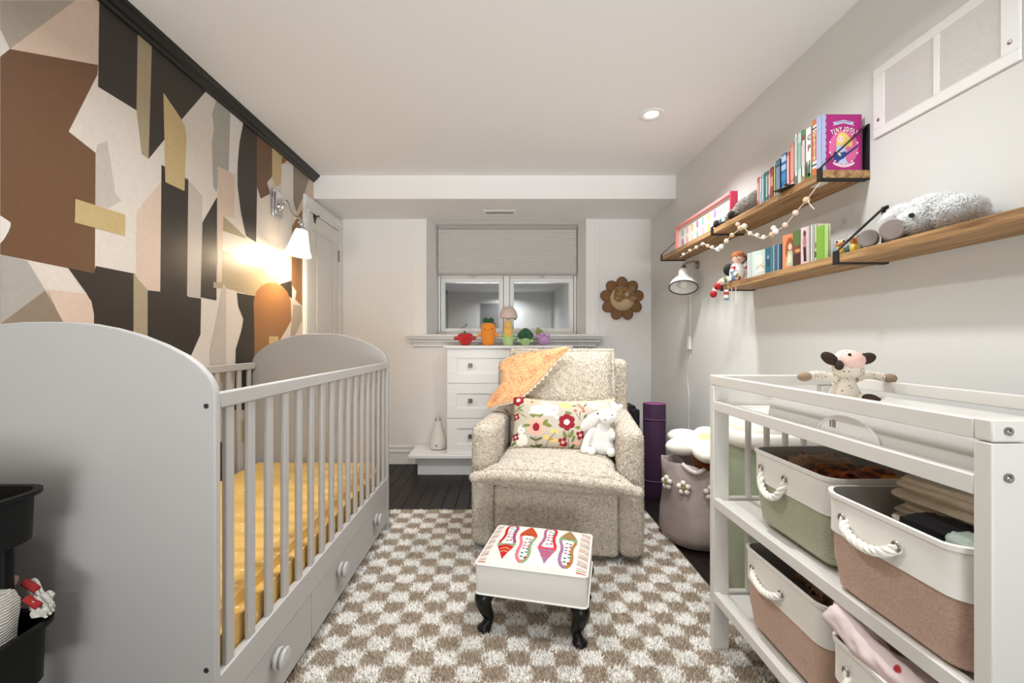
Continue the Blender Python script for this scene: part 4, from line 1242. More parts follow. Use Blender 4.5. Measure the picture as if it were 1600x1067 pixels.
Ln([(452,620),(455,720)],9,DG); Leaf(420,645,46,13,-0.4,DG); Leaf(485,645,46,13,0.4,DG); Leaf(480,710,50,14,0.2,DG); Leaf(420,720,40,12,-0.3,DG)
Flower(808,452,92,CR,WH); Ln([(825,530),(832,740)],12,DG); Leaf(785,588,48,22,-1.1); Leaf(862,580,48,22,1.1); Leaf(885,630,40,14,1.2); Leaf(880,700,50,14,0.7,DG); Leaf(955,508,56,20,0.05); Leaf(825,348,44,18,-0.2)
E(795,258,78,38,YE); E(795,258,24,14,(244,224,160)); E(575,625,40,26,YE); E(668,560,48,28,YE); E(660,650,56,24,YE); Ln([(560,730),(600,650),(680,570)],8,DG); Ln([(600,650),(650,640)],7,DG); Leaf(545,740,40,12,0.3,DG); Leaf(640,735,50,12,-0.1,DG)
for x, y in ((940,250),(965,270),(990,290),(905,320),(1000,320)):
    E(x, y, 26, 24, PE); E(x, y, 17, 16, CR); E(x, y, 5, 5, WH)
Ln([(960,330),(955,430)],8,DG); Ln([(910,345),(960,420)],7,DG); Leaf(890,262,26,9,0.2,DG); Leaf(1020,250,26,9,0.9,DG); Leaf(1020,380,30,10,1.0,DG)
E(1095,240,44,34,WH); E(1150,250,70,40,WH,0.3); E(1092,238,7,6,(70,60,60)); E(1230,260,90,60,(226,216,190))
E(275,555,42,38,WH); E(285,660,70,70,WH,-0.5); E(250,520,40,12,WH,1.0); E(276,550,7,7,(70,60,60))
for x, y, r in ((200,390,32),(205,625,34),(765,668,40),(965,590,38)): Flower(x, y, r*1.3, CR, (236,190,170), 4)
E(925,672,40,22,PE); E(735,720,30,20,PE); Leaf(180,700,44,12,0.6,DG); Leaf(330,715,44,10,0.1,(200,196,186)); Leaf(790,735,30,10,0.4,DG)
MPi = np.array(MP.inverted())
def pcol(co):
    q = co @ MPi[:3,:3].T + MPi[:3,3]
    return paint((198,188,172), S, q[:,0], q[:,1])
add_cols(po.data, pcol)

# ------------------------------------------------------------------ plush rabbit on the seat
m_plush = M('white_plush', (240,238,234), 0.95, bump=(160,0.6,0.004), sheen=0.4)
m_eye = M('black_bead', (16,15,15), 0.15)
rab = thing('plush_rabbit', 'white floppy-eared plush rabbit sitting at the right of the floral pillow', 'plush toy', (0.505, 2.262, RT+0.462), RZ)
rab.scale = (0.94, 0.94, 0.94)
mb = MB(); w = dict(world=False)
mb.sph((0,0,0.075),(0.068,0.055,0.080)); mb.sph((0.0,-0.005,0.045),(0.075,0.060,0.05)); mb.sph((0,0,0.140),(0.045,0.042,0.05))
mb.tube([(-0.05,-0.02,0.14),(-0.08,-0.045,0.09),(-0.095,-0.055,0.035)],[0.018,0.020,0.022],10); mb.sph((-0.096,-0.056,0.03),0.023)
mb.tube([(0.04,-0.02,0.14),(0.055,-0.05,0.09)],[0.018,0.02],10)
part('body', mb, m_plush, rab, remesh=0.006, smooth_it=4, **w)
mb = MB(); mb.sph((0.022,-0.012,0.205),(0.052,0.048,0.042)); mb.sph((0.012,-0.045,0.193),(0.030,0.028,0.024)); part('head', mb, m_plush, rab, remesh=0.005, smooth_it=4, **w)
mb = MB()
mb.sph((-0.062,-0.03,0.178),(0.072,0.018,0.030),16,10,Matrix.Rotation(math.radians(-42),3,'Y')); part('ear', mb, m_plush, rab, **w)
mb = MB(); mb.sph((0.066,-0.005,0.246),(0.046,0.014,0.022),16,10,Matrix.Rotation(math.radians(60),3,'Y')); mb.sph((0.086,-0.012,0.250),(0.026,0.014,0.016),14,8,Matrix.Rotation(math.radians(-50),3,'Y')); part('ear', mb, m_plush, rab, remesh=0.004, smooth_it=3, **w)
for x, y, z in ((0.046,-0.047,0.216),(-0.026,-0.042,0.222)):
    mb = MB(); mb.sph((x,y,z),0.0052,10,8); part('eye', mb, m_eye, rab, **w)
mb = MB(); mb.sph((0.010,-0.073,0.196),(0.006,0.004,0.004),10,6); part('nose', mb, M('grey_thread', (150,136,130), 0.8), rab, **w)
for x in (-0.062, 0.042):
    mb = MB(); mb.sph((x,-0.062,0.026),(0.026,0.040,0.024)); part('foot', mb, m_plush, rab, **w)

# ------------------------------------------------------------------ footstool
RS = math.radians(-14)
st = thing('footstool', 'small white footstool with needlepoint shoes on top and black cabriole legs', 'footstool', (0.133, 1.690, RT), RS)
m_wl = M('white_upholstery', (232,229,223), 0.9, bump=(300,0.35,0.001), stretch=(1,1,6))
hw, hd = 0.194, 0.168
mb = rbox(-hw,-hd,0.142,hw,hd,0.247,0.012); part('upholstered_box', mb, m_wl, st, world=False)
mb = MB()
for z in (0.145, 0.2475):
    mb.tube([Vector(p) for p in rrect(-hw,-hd,hw,hd,0.014,z,4)], 0.0035, 6, closed=True)
part('piping', mb, M('white_piping', (246,243,236), 0.8), st, world=False)
def stool_z(x, y):
    a, b = abs(x)/(hw-0.001), abs(y)/(hd-0.001)
    return 0.2465+0.028*(max(0,1-a**3.5)*max(0,1-b**3.5))**0.5
mb = MB(); mb.grid(lambda u, v: Vector(((2*u-1)*(hw-0.002), (2*v-1)*(hd-0.002), stool_z((2*u-1)*(hw-0.002),(2*v-1)*(hd-0.002)))), 250, 216)
so = part('needlepoint_top', mb, M('needlepoint', (240,236,228), 0.95, attr=True, bump=(500,0.3,0.0008), spec=0.15), st, world=False, ang=85)
S2 = []
def U(u): return (u*2-1)*hw
def V_(v): return (v*2-1)*hd
def shoe(uc, drift, flip, out1, out2, tip, bow, bow2, stripes):
    prof = [(0.06,0.004),(0.16,0.034),(0.27,0.070),(0.36,0.090),(0.44,0.086),(0.54,0.066),(0.64,0.060),(0.76,0.070),(0.86,0.068),(0.93,0.052),(0.97,0.022)]
    def pt(v, du):
        vv = 1-v if flip else v
        return (U(uc+drift*vv+du), V_(vv*0.96+0.02))
    L_ = [pt(v, -w_) for v, w_ in prof]; R_ = [pt(v, w_) for v, w_ in prof]; mid = [pt(v, 0) for v, _ in prof]
    S2.append(('p', L_+mid[::-1], out1)); S2.append(('p', R_+mid[::-1], out2))
    S2.append(('p', [pt(v,-w_) for v, w_ in prof[:4]]+[pt(v,w_) for v, w_ in prof[:4]][::-1], tip))
    lo = 0.37 if not flip else 0.33
    inner = [(v, w_-0.030) for v, w_ in [(0.38,0.088),(0.44,0.084),(0.54,0.064),(0.64,0.058),(0.76,0.068),(0.86,0.066),(0.92,0.046)]]
    S2.append(('p', [pt(v,-w_) for v, w_ in inner]+[pt(v,w_) for v, w_ in inner][::-1], (234,228,216)))
    dots = [(80,130,90),(150,40,50),(120,90,130),(190,80,90),(60,100,120)]
    k = 0
    for v in (0.46,0.54,0.62,0.70,0.78,0.86):
        for du in (-0.030,0.018) if k % 2 else (-0.010,0.038):
            x, y = pt(v+0.012*(k%3), du*0.75); S2.append(('e', (x,y), (0.0060,0.0056), dots[(k*3+int(du*1000))%5])); k += 1
    if stripes:
        for v in (0.20,0.27): S2.append(('l', [pt(v-0.02,-0.04),pt(v+0.01,0.0),pt(v-0.02,0.04)], 0.006, stripes))
    for sg in (-1,1):
        S2.append(('p', [pt(0.36,0),pt(0.41,sg*0.085),pt(0.31,sg*0.085)], bow)); S2.append(('l', [pt(0.36,0),pt(0.355,sg*0.075)], 0.003, bow2))
    x, y = pt(0.36,0); S2.append(('e', (x,y), (0.006,0.006), bow2))
shoe(0.235,-0.05,False,(176,40,42),(150,70,110),(182,36,38),(136,160,122),(100,130,92),(200,150,110))
shoe(0.410,-0.03,True,(202,110,120),(132,150,112),(178,74,40),(184,66,36),(140,50,30),None)
shoe(0.620,-0.03,False,(160,100,128),(190,44,50),(150,104,134),(222,72,88),(190,40,60),(208,60,80))
shoe(0.800,-0.02,True,(152,108,140),(158,118,62),(150,120,80),(124,158,108),(98,130,86),None)
sc_ = [(176,40,42),(120,140,96),(214,120,110),(234,228,216),(90,60,50)]
for k in range(34):
    v = 0.03+k*0.028
    for u0, u1 in ((0.015,0.085),(0.905,0.985)):
        if k % 5 != 3: S2.append(('l', [(U(u0),V_(v)),(U(u1),V_(v-0.004))], 0.0045, sc_[k % 5]))
def scol(co): return paint((224,218,207), S2, co[:,0].astype(float), co[:,1].astype(float))
add_cols(so.data, scol)
m_leg = M('black_lacquered_wood', (13,12,12), 0.3, spec=0.35)
for sx in (-1,1):
    for sy in (-1,1):
        mb = MB(); d = Vector((sx*0.7, sy*0.7, 0)); o = Vector((sx*(hw-0.036), sy*(hd-0.036), 0))
        pts = catmull([o+d*0.0+Vector((0,0,0.141)), o+d*0.018+Vector((0,0,0.118)), o+d*0.010+Vector((0,0,0.080)), o-d*0.006+Vector((0,0,0.045)), o+d*0.004+Vector((0,0,0.022)), o+d*0.016+Vector((0,0,0.006))], 5)
        n = len(pts); rr_ = np.interp(np.linspace(0,1,n), [0,0.2,0.4,0.65,0.82,0.93,1.0], [0.030,0.032,0.025,0.016,0.019,0.024,0.020])
        mb.tube(pts, list(rr_), 14); mb.sph(o+d*0.014+Vector((0,0,0.013)), (0.026,0.026,0.013), 14, 8)
        part('leg', mb, m_leg, st, world=False)

# ------------------------------------------------------------------ dresser and plinth under the window
DX0, DX1, DY0 = -0.430, 0.517, 3.45
dz = [(0.718,0.988),(0.4495,0.715),(0.173,0.4465)]
dre = thing('dresser', 'white built-in dresser with three panelled drawers under the window', 'dresser', ((DX0+DX1)/2, 3.62, 0.172))
mb = MB(); mb.box(DX0, DY0+0.021, 0.172, DX1, YB-0.019, 0.988); part('carcass', mb, m_trim, dre, bevel=0.002)
mb = MB(); mb.box(DX0-0.022, DY0-0.022, 0.988, DX1+0.022, YB-0.096, 1.008); part('top', mb, m_trim, dre, bevel=0.003)
for k, (a, b) in enumerate(dz):
    mb = MB(); x0, x1 = DX0+0.004, DX1-0.004; fz, fx = 0.077, 0.075
    mb.box(x0, DY0+0.008, a, x1, DY0+0.020, b)
    mb.box(x0, DY0, a, x1, DY0+0.008, a+fz); mb.box(x0, DY0, b-fz, x1, DY0+0.008, b)
    mb.box(x0, DY0, a+fz, x0+fx, DY0+0.008, b-fz); mb.box(x1-fx, DY0, a+fz, x1, DY0+0.008, b-fz)
    dw = part('drawer', mb, m_trim, dre, smooth=False, bevel=0.0015)
    for x in (-0.246, 0.333):
        zc = (a+b)/2+0.002
        mb = MB(); mb.box(x-0.016, DY0-0.018, zc-0.016, x+0.016, DY0-0.008, zc+0.016); mb.cyl((x,DY0-0.009,zc),(x,DY0+0.008,zc),0.007,seg=10)
        part('knob', mb, m_dkmetal, dw, bevel=0.002)
pl = thing('plinth_bench', 'low white plinth bench carrying the dresser, sticking out to its left', 'bench', (-0.05, 3.62, 0))
mb = MB(); mb.box(-0.662, 3.50, 0.0, 0.56, YB-0.021, 0.142); part('plinth_panel', mb, m_trim, pl)
mb = MB(); mb.box(-0.722, 3.425, 0.1425, 0.60, YB-0.021, 0.171); part('bench_top', mb, m_trim, pl, bevel=0.004)

# humidifier-like glass bottle
hb = thing('aroma_diffuser', 'white pear-shaped diffuser on the plinth left of the dresser', 'diffuser', (-0.521, 3.62, 0.172))
mb = MB(); mb.lathe((-0.521,3.62,0.172), [(0,0.001),(0.050,0.001),(0.062,0.010),(0.070,0.045),(0.068,0.080),(0.056,0.120),(0.042,0.160),(0.031,0.200),(0.025,0.232)], 32); part('shell', mb, M('pearl_white_plastic', (232,230,224), 0.22, coat=0.5), hb)
mb = MB(); mb.lathe((-0.521,3.62,0.172), [(0.0252,0.229),(0.026,0.240),(0.022,0.252),(0.010,0.2535),(0.008,0.247),(0,0.247)], 24); part('spout', mb, m_chrome, hb)
mb = MB(); mb.lathe((-0.523,3.62-0.0685,0.172+0.042), [(0,0.003),(0.007,0.003),(0.008,0.0)], 14, Matrix.Rotation(PI/2,3,'X')); mb.lathe((-0.521,3.62-0.063,0.172+0.085), [(0,0.002),(0.003,0.002),(0.003,-0.004)], 10, Matrix.Rotation(PI/2,3,'X')); part('button', mb, M('button_grey', (120,118,116), 0.4), hb)
mb = MB(); mb.tube(catmull([(-0.58,3.60,0.176),(-0.60,3.55,0.1755),(-0.55,3.525,0.1755),(-0.49,3.53,0.1755),(-0.445,3.545,0.1755)],8), 0.0024, 6); part('cord', mb, m_trim, hb)

# ------------------------------------------------------------------ plush vegetables on the dresser
TZ0, TYY = 1.009, 3.61
def fz(name, rgb): return M(name, rgb, 0.95, bump=(220,0.5,0.002), sheen=0.3)
m_tred, m_torg, m_tyel, m_tgrn, m_tlg, m_tpur, m_tdg = fz('red_plush',(196,36,40)), fz('orange_plush',(236,146,46)), fz('corn_plush',(236,190,100)), fz('leaf_plush',(40,88,56)), fz('husk_plush',(180,214,148)), fz('mauve_plush',(196,150,196)), fz('moss_plush',(126,148,72))
def TX(px): return (px-CX)*TYY/F
def eyes(t, x, y, z, d, r=0.004):
    for s_ in (-1, 1):
        mb = MB(); mb.sph((x+s_*d, y, z), r, 10, 8); part('eye', mb, m_eye, t)
    mb = MB(); mb.tube([(x-d*0.35, y-0.001, z-0.010),(x, y-0.002, z-0.0135),(x+d*0.35, y-0.001, z-0.010)], 0.0012, 6); part('mouth', mb, m_eye, t)
pw_ = dict(remesh=0.005, smooth_it=5)
# tomato / strawberry red
x = TX(727); t = thing('plush_tomato', 'red plush fruit with green stem, leftmost of the toys on the dresser', 'plush toy', (x, TYY, TZ0), group='plush vegetables on the dresser')
mb = MB(); mb.lathe((x,TYY,TZ0), [(0,0.002),(0.032,0.0),(0.048,0.022),(0.060,0.060),(0.056,0.085),(0.034,0.096),(0.012,0.088),(0,0.084)], 24)
for a in (-1,1): mb.sph((x+a*0.028, TYY, TZ0+0.078), (0.034,0.04,0.022))
part('body', mb, m_tred, t, **pw_)
for a in (-1,1):
    mb = MB(); mb.tube([(x+a*0.052,TYY-0.01,TZ0+0.052),(x+a*0.075,TYY-0.015,TZ0+0.058),(x+a*0.086,TYY-0.015,TZ0+0.050)],[0.011,0.012,0.015],10); part('arm', mb, m_tred, t)
mb = MB()
for k in range(5):
    a = 2*PI*k/5; mb.sph((x+0.022*math.cos(a),TYY+0.022*math.sin(a),TZ0+0.096),(0.024,0.010,0.005),10,6,Matrix.Rotation(a,3,'Z'))
mb.tube([(x,TYY,TZ0+0.093),(x-0.003,TYY,TZ0+0.108),(x-0.012,TYY,TZ0+0.114)],0.006,8); part('stem', mb, m_tdg if False else m_tgrn, t)
eyes(t, x, TYY-0.058, TZ0+0.058, 0.016, 0.003)
# carrot
x = TX(763); t = thing('plush_carrot', 'orange plush carrot with two round green leaves on the dresser', 'plush toy', (x, TYY, TZ0), group='plush vegetables on the dresser')
mb = MB(); mb.lathe((x,TYY,TZ0), [(0,0.0),(0.042,0.0),(0.048,0.012),(0.054,0.06),(0.060,0.115),(0.061,0.145),(0.054,0.168),(0.034,0.180),(0,0.182)], 24)
part('body', mb, m_torg, t)
for a in (-1,1):
    mb = MB(); mb.tube([(x+a*0.055,TYY-0.01,TZ0+0.088),(x+a*0.072,TYY-0.015,TZ0+0.080)],[0.012,0.013],10); mb.sph((x+a*0.073,TYY-0.015,TZ0+0.078),0.0135); part('arm', mb, m_torg, t)
    mb = MB(); mb.sph((x+a*0.022,TYY,TZ0+0.200),(0.024,0.012,0.024)); mb.sph((x+a*0.010,TYY,TZ0+0.184),(0.012,0.010,0.014)); part('leaf', mb, m_tgrn, t)
eyes(t, x, TYY-0.059, TZ0+0.132, 0.029, 0.0042)
# corn
x = TX(794); t = thing('plush_corn', 'yellow plush corn cob in a pale green husk on the dresser', 'plush toy', (x, TYY, TZ0), group='plush vegetables on the dresser')
mb = MB(); mb.lathe((x,TYY,TZ0+0.02), [(0,0.0),(0.036,0.0),(0.039,0.07),(0.037,0.115),(0.028,0.150),(0.015,0.175),(0.006,0.186),(0,0.187)], 24); part('cob', mb, m_tyel, t)
mb = MB(); sg = 32
def husk(a): return 0.062+0.045*abs(math.cos(a/1.0+PI/2*0))**1.5
r0 = mb.ring([(x+0.038*math.cos(2*PI*k/sg), TYY+0.038*math.sin(2*PI*k/sg), TZ0) for k in range(sg)])
r1 = mb.ring([(x+0.045*math.cos(2*PI*k/sg), TYY+0.045*math.sin(2*PI*k/sg), TZ0+0.04) for k in range(sg)])
r2 = mb.ring([(x+0.0445*math.cos(2*PI*k/sg), TYY+0.0445*math.sin(2*PI*k/sg), TZ0+husk(2*PI*k/sg)) for k in range(sg)])
r3 = mb.ring([(x+0.0395*math.cos(2*PI*k/sg), TYY+0.0395*math.sin(2*PI*k/sg), TZ0+husk(2*PI*k/sg)-0.002) for k in range(sg)])
mb.bridge(r0,r1); mb.bridge(r1,r2); mb.bridge(r2,r3); mb.f(r0[::-1]); part('husk', mb, m_tlg, t, ang=70)
for a in (-1,1):
    mb = MB(); mb.tube([(x+a*0.040,TYY-0.015,TZ0+0.055),(x+a*0.058,TYY-0.02,TZ0+0.060)],[0.010,0.011],10); part('arm', mb, m_tlg, t)
eyes(t, x, TYY-0.036, TZ0+0.140, 0.014, 0.0034)
mb = MB(); mb.tube([(x,TYY,TZ0+0.203),(x+0.004,TYY,TZ0+0.214)],0.004,6); part('silk', mb, M('corn_silk',(120,90,50),0.9), t)
# broccoli
x = TX(821); t = thing('plush_broccoli', 'plush broccoli with dark green crown and pale green stalk on the dresser', 'plush toy', (x, TYY, TZ0), group='plush vegetables on the dresser')
mb = MB(); mb.lathe((x,TYY,TZ0), [(0,0.0),(0.026,0.0),(0.036,0.010),(0.044,0.035),(0.046,0.055),(0.02,0.065)], 22); part('stalk', mb, m_tlg, t)
mb = MB()
for dx, dy, dz_, r in ((0,0,0.105,0.036),(-0.036,-0.006,0.080,0.030),(0.036,-0.006,0.080,0.030),(-0.020,-0.022,0.072,0.028),(0.020,-0.022,0.072,0.028),(0,-0.026,0.090,0.028),(0,0.025,0.08,0.036),(-0.025,0.01,0.1,0.026),(0.025,0.01,0.1,0.026)):
    mb.sph((x+dx,TYY+dy,TZ0+dz_), r)
part('crown', mb, m_tgrn, t, remesh=0.004, smooth_it=2)
for a in (-1,1):
    mb = MB(); mb.tube([(x+a*0.040,TYY-0.02,TZ0+0.030),(x+a*0.060,TYY-0.03,TZ0+0.040)],[0.010,0.013],10); part('arm', mb, m_tlg, t)
eyes(t, x+0.002, TYY-0.045, TZ0+0.034, 0.010, 0.003)
# aubergine
x = TX(848); t = thing('plush_aubergine', 'mauve plush aubergine with green cap, rightmost of the dresser toys', 'plush toy', (x, TYY, TZ0), group='plush vegetables on the dresser')
mb = MB(); mb.sph((x+0.012,TYY,TZ0+0.040),(0.050,0.042,0.040)); mb.sph((x-0.010,TYY,TZ0+0.072),(0.040,0.036,0.038)); mb.sph((x-0.026,TYY,TZ0+0.100),(0.027,0.026,0.028)); part('body', mb, m_tpur, t, **pw_)
mb = MB(); mb.lathe((x-0.031,TYY,TZ0+0.112), [(0.030,-0.018),(0.029,0.0),(0.020,0.014),(0.009,0.020),(0.007,0.034),(0,0.036)], 18, Matrix.Rotation(-0.4,3,'Y')); part('cap', mb, m_tdg, t)
for a in (-1,1):
    mb = MB(); mb.tube([(x+a*0.030+0.0,TYY-0.02,TZ0+0.072+a*0.004),(x+a*0.055,TYY-0.025,TZ0+0.080)],[0.009,0.012],10); part('arm', mb, m_tpur, t)
eyes(t, x-0.010, TYY-0.037, TZ0+0.082, 0.017, 0.004)

# mushroom lamp on the window sill
x, y, z0 = 0.055, 3.92, 1.1005
ml = thing('mushroom_lamp', 'small pink dome-shaded mushroom lamp on the window sill behind the corn', 'lamp', (x, y, z0))
mb = MB(); mb.lathe((x,y,z0), [(0,0.0),(0.042,0.0),(0.045,0.005),(0.042,0.012),(0.016,0.018),(0.013,0.06),(0.013,0.15),(0.02,0.158)], 28); part('stem', mb, M('ivory_ceramic',(238,228,214),0.3), ml)
mb = MB(); mb.lathe((x,y,z0), [(0.070,0.145),(0.078,0.143),(0.0795,0.150),(0.074,0.185),(0.060,0.215),(0.038,0.236),(0.012,0.243),(0,0.2435)], 32); mb.lathe((x,y,z0),[(0.074,0.149),(0.068,0.184),(0.054,0.210),(0,0.236)],32); part('dome_shade', mb, M('blush_shade',(232,208,198),0.35, coat=0.3), ml)

# ------------------------------------------------------------------ woven flower on the back wall
fx_, fy_, fz_ = 1.012, YB-0.02, 1.402
fl = thing('woven_flower_wall_hanging', 'woven brown flower hanging right of the window with a plush creature in its basket centre', 'wall decoration', (fx_, YB-0.004, fz_-0.18))
m_wick = wave_mat('brown_wicker', (164,122,78), (118,82,50), 90, 'Z', 0.7, 0.002, 0.8)
m_rim = M('dark_wicker', (112,80,50), 0.75, bump=(160,0.6,0.002))
m_straw = wave_mat('natural_straw', (236,214,174), (204,174,130), 75, 'X', 0.75, 0.003, 1.6)
for k in range(9):
    a = PI/2 + 2*PI*k/9
    mb = MB(); mb.sph((0,0,0),(0.0465,0.008,0.056),22,10)
    R = Matrix.Rotation(-(a-PI/2), 3, 'Y'); c = Vector((fx_+0.127*math.cos(a), fy_, fz_+0.127*math.sin(a)))
    mb.xf(Matrix.Translation(c) @ R.to_4x4()); pt_ = part('petal', mb, m_wick, fl)
    mb = MB(); mb.tube([c + R @ Vector((0.0465*math.cos(q), -0.001, 0.056*math.sin(q))) for q in [2*PI*j/28 for j in range(28)]], 0.004, 6, closed=True); part('petal_rim', mb, m_rim, pt_)
mb = MB(); mb.lathe((fx_,fy_-0.008,fz_), [(0,0.0),(0.100,0.0),(0.103,0.008),(0.100,0.016),(0,0.014)], 36, Matrix.Rotation(PI/2,3,'X')); part('backing_disc', mb, m_straw, fl)
# half bowl pocket in the lower half of the disc
mb = MB()
def bowl(u, v):
    a = PI + PI*u + (0.25*(0.5-u)); r = 0.098*(1-v); d = 0.055*math.sin(min(1,(1-(1-v)**2.2))*PI/2)
    return Vector((fx_+r*math.cos(a), fy_-0.020-d, fz_-0.002+r*math.sin(a)))
mb.grid(bowl, 36, 12, thick=0.004); part('basket_pocket', mb, m_straw, fl, ang=70)
m_fur = M('brown_fur', (150,106,58), 0.95, rgb2=(206,166,112), var=(40,0.15), bump=(140,0.8,0.004), sheen=0.4)
br = thing('plush_creature', 'little brown furry toy peeking out of the woven flower pocket', 'plush toy', (fx_, fy_-0.03, fz_-0.01))
c = Vector((fx_+0.004, fy_-0.050, fz_+0.030))
bl_ = [((0,0,0.004),(0.076,0.040,0.054)),((-0.052,0,0.046),(0.022,0.018,0.022)),((0.062,0,0.044),(0.022,0.018,0.022)),((0.012,-0.020,-0.006),(0.036,0.028,0.026)),((-0.052,-0.030,-0.036),(0.032,0.022,0.024)),((0.066,-0.030,-0.034),(0.026,0.020,0.022))]
mb = MB(); src = MB()
for o_, r_ in bl_:
    mb.sph(c+Vector(o_), r_); src.sph(c+Vector(o_), r_)
part('body', mb, m_fur, br, remesh=0.005, smooth_it=3)
V, Fc, _ = spikes(tri_soup(src), 7000, 0.009, 0.0014, 0.5, 8); np_part('fur', V, Fc, m_fur, br, kind='stuff')
mb = MB(); mb.lathe(c+Vector((0.012,-0.046,-0.002)), [(0,0.006),(0.010,0.005),(0.014,0.0),(0.010,-0.004)], 16, Matrix.Rotation(PI/2,3,'X')); part('snout', mb, m_cream, br)
mb = MB(); mb.sph(c+Vector((0.012,-0.052,-0.002)),(0.006,0.003,0.006),10,6); part('nose', mb, m_eye, br)

# ------------------------------------------------------------------ sconce on the papered wall
sy, sz = 2.715, 1.872
sc = thing('wall_sconce', 'chrome wall sconce with a lit white glass bell shade on the papered wall', 'wall lamp', (XL+0.003, sy, sz-0.08))
mb = MB(); mb.box(XL+0.003, sy-0.055, sz-0.082, XL+0.018, sy+0.055, sz+0.082); mb.box(XL+0.018, sy-0.042, sz-0.066, XL+0.027, sy+0.042, sz+0.066); part('backplate', mb, m_chrome, sc, bevel=0.004)
mb = MB(); mb.lathe((XL+0.027,sy,sz-0.015), [(0.026,0),(0.024,0.008),(0.016,0.014),(0.012,0.026),(0,0.028)], 20, Matrix.Rotation(PI/2,3,'Y')); part('boss', mb, m_chrome, sc)
arm = catmull([(XL+0.05,sy,sz-0.015),(XL+0.062,sy,sz+0.015),(XL+0.082,sy,sz+0.010),(XL+0.095,sy,sz-0.035),(XL+0.118,sy-0.004,sz-0.072),(XL+0.146,sy-0.006,sz-0.085),(XL+0.166,sy-0.008,sz-0.112),(XL+0.164,sy-0.008,sz-0.136)], 8)
mb = MB(); mb.tube(arm, 0.0065, 10); mb.sph((XL+0.165,sy-0.008,sz-0.124),0.014); mb.cyl((XL+0.165,sy-0.02,sz-0.124),(XL+0.165,sy-0.045,sz-0.120),0.003,seg=8); mb.sph((XL+0.165,sy-0.046,sz-0.12),0.006,10,6); part('arm', mb, m_chrome, sc)
ax = Matrix.Rotation(math.radians(7), 3, 'Y') @ Matrix.Rotation(math.radians(-4), 3, 'X')
top = Vector((XL+0.164, sy-0.008, sz-0.150))
mb = MB(); mb.lathe(top, [(0,0.018),(0.012,0.017),(0.016,0.010),(0.030,0.002),(0.034,-0.010),(0.030,-0.014),(0,-0.014)], 24, ax); holder = part('shade_holder', mb, m_chrome, sc)
m_shade = M('lit_opal_glass', (255,250,240), 0.35, emit=((255,240,214), 2.6))
mb = MB(); mb.lathe(top, [(0.034,-0.012),(0.040,-0.030),(0.048,-0.065),(0.056,-0.100),(0.066,-0.135),(0.078,-0.160),(0.0765,-0.1625),(0.064,-0.136),(0.053,-0.100),(0.045,-0.065),(0.037,-0.030),(0.031,-0.012)], 36, ax, closed=True)
part('glass_shade', mb, m_shade, sc, ang=80)
mb = MB(); mb.sph(top + ax @ Vector((0,0,-0.085)), (0.026,0.026,0.034)); mb.cyl(top, top + ax @ Vector((0,0,-0.06)), 0.014); part('bulb', mb, M('bulb_glow', (255,236,200), 0.5, emit=((255,226,180), 14.0)), sc)

# ------------------------------------------------------------------ corner: yoga mat, basket, pail
ym = thing('yoga_mat', 'rolled purple yoga mat standing upright in the corner behind the armchair', 'yoga mat', (1.024, 3.02, 0.0))
m_ym = M('purple_foam', (66,37,66), 0.85, bump=(300,0.25,0.001)); m_ym2 = M('purple_foam_end', (150,86,132), 0.85, bump=(300,0.25,0.001))
mb = MB(); mb.lathe((1.024,3.02,0), [(0.0,0.001),(0.072,0.001),(0.0735,0.006),(0.0735,0.618),(0.071,0.624)], 36); part('roll', mb, m_ym, ym)
mb = MB()
pts = []
for k in range(150):
    a = k*0.3; r = 0.006+0.0014*a
    if r > 0.0715: break
    pts.append((1.024+r*math.cos(a), 3.02+r*math.sin(a), 0.6225))
mb.tube(pts, 0.0042, 6); mb.lathe((1.024,3.02,0.616),[(0,0.0),(0.070,0.0)],24); part('rolled_end', mb, m_ym2, ym)
for z in (0.522, 0.115):
    mb = MB(); mb.tube([(1.024+0.0752*math.cos(2*PI*k/36), 3.02+0.0752*math.sin(2*PI*k/36), z) for k in range(36)], 0.0026, 8, closed=True); part('elastic_band', mb, M('lilac_band', (120,84,130), 0.6), ym)
mb = MB(); mb.tube(catmull([(0.70,3.40,0.66),(0.80,3.25,0.62),(0.90,3.14,0.56),(0.94,3.10,0.45),(0.945,3.08,0.25),(0.90,3.05,0.02)],8), 0.006, 8)
solo('power_cable', mb, m_black, 'black cable behind the armchair beside the yoga mat', 'cable')
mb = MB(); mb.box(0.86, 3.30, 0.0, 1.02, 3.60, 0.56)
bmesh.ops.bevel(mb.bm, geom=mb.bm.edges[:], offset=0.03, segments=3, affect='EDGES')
bg = thing('dark_pack_shape', 'dark bag added as shadow behind the purple yoga mat', 'block', (0.94, 3.45, 0.0)); part('shadow_block', mb, M('shadow_black', (26,25,28), 0.7, bump=(60,0.3,0.003)), bg)  # added dark shape, stands in for the shadow in this corner
mb = MB(); mb.tube(catmull([(0.88,3.295,0.50),(0.86,3.27,0.40),(0.88,3.295,0.20)],8),0.012,8); part('strap', mb, M('shadow_black', (26,25,28), 0.7), bg)

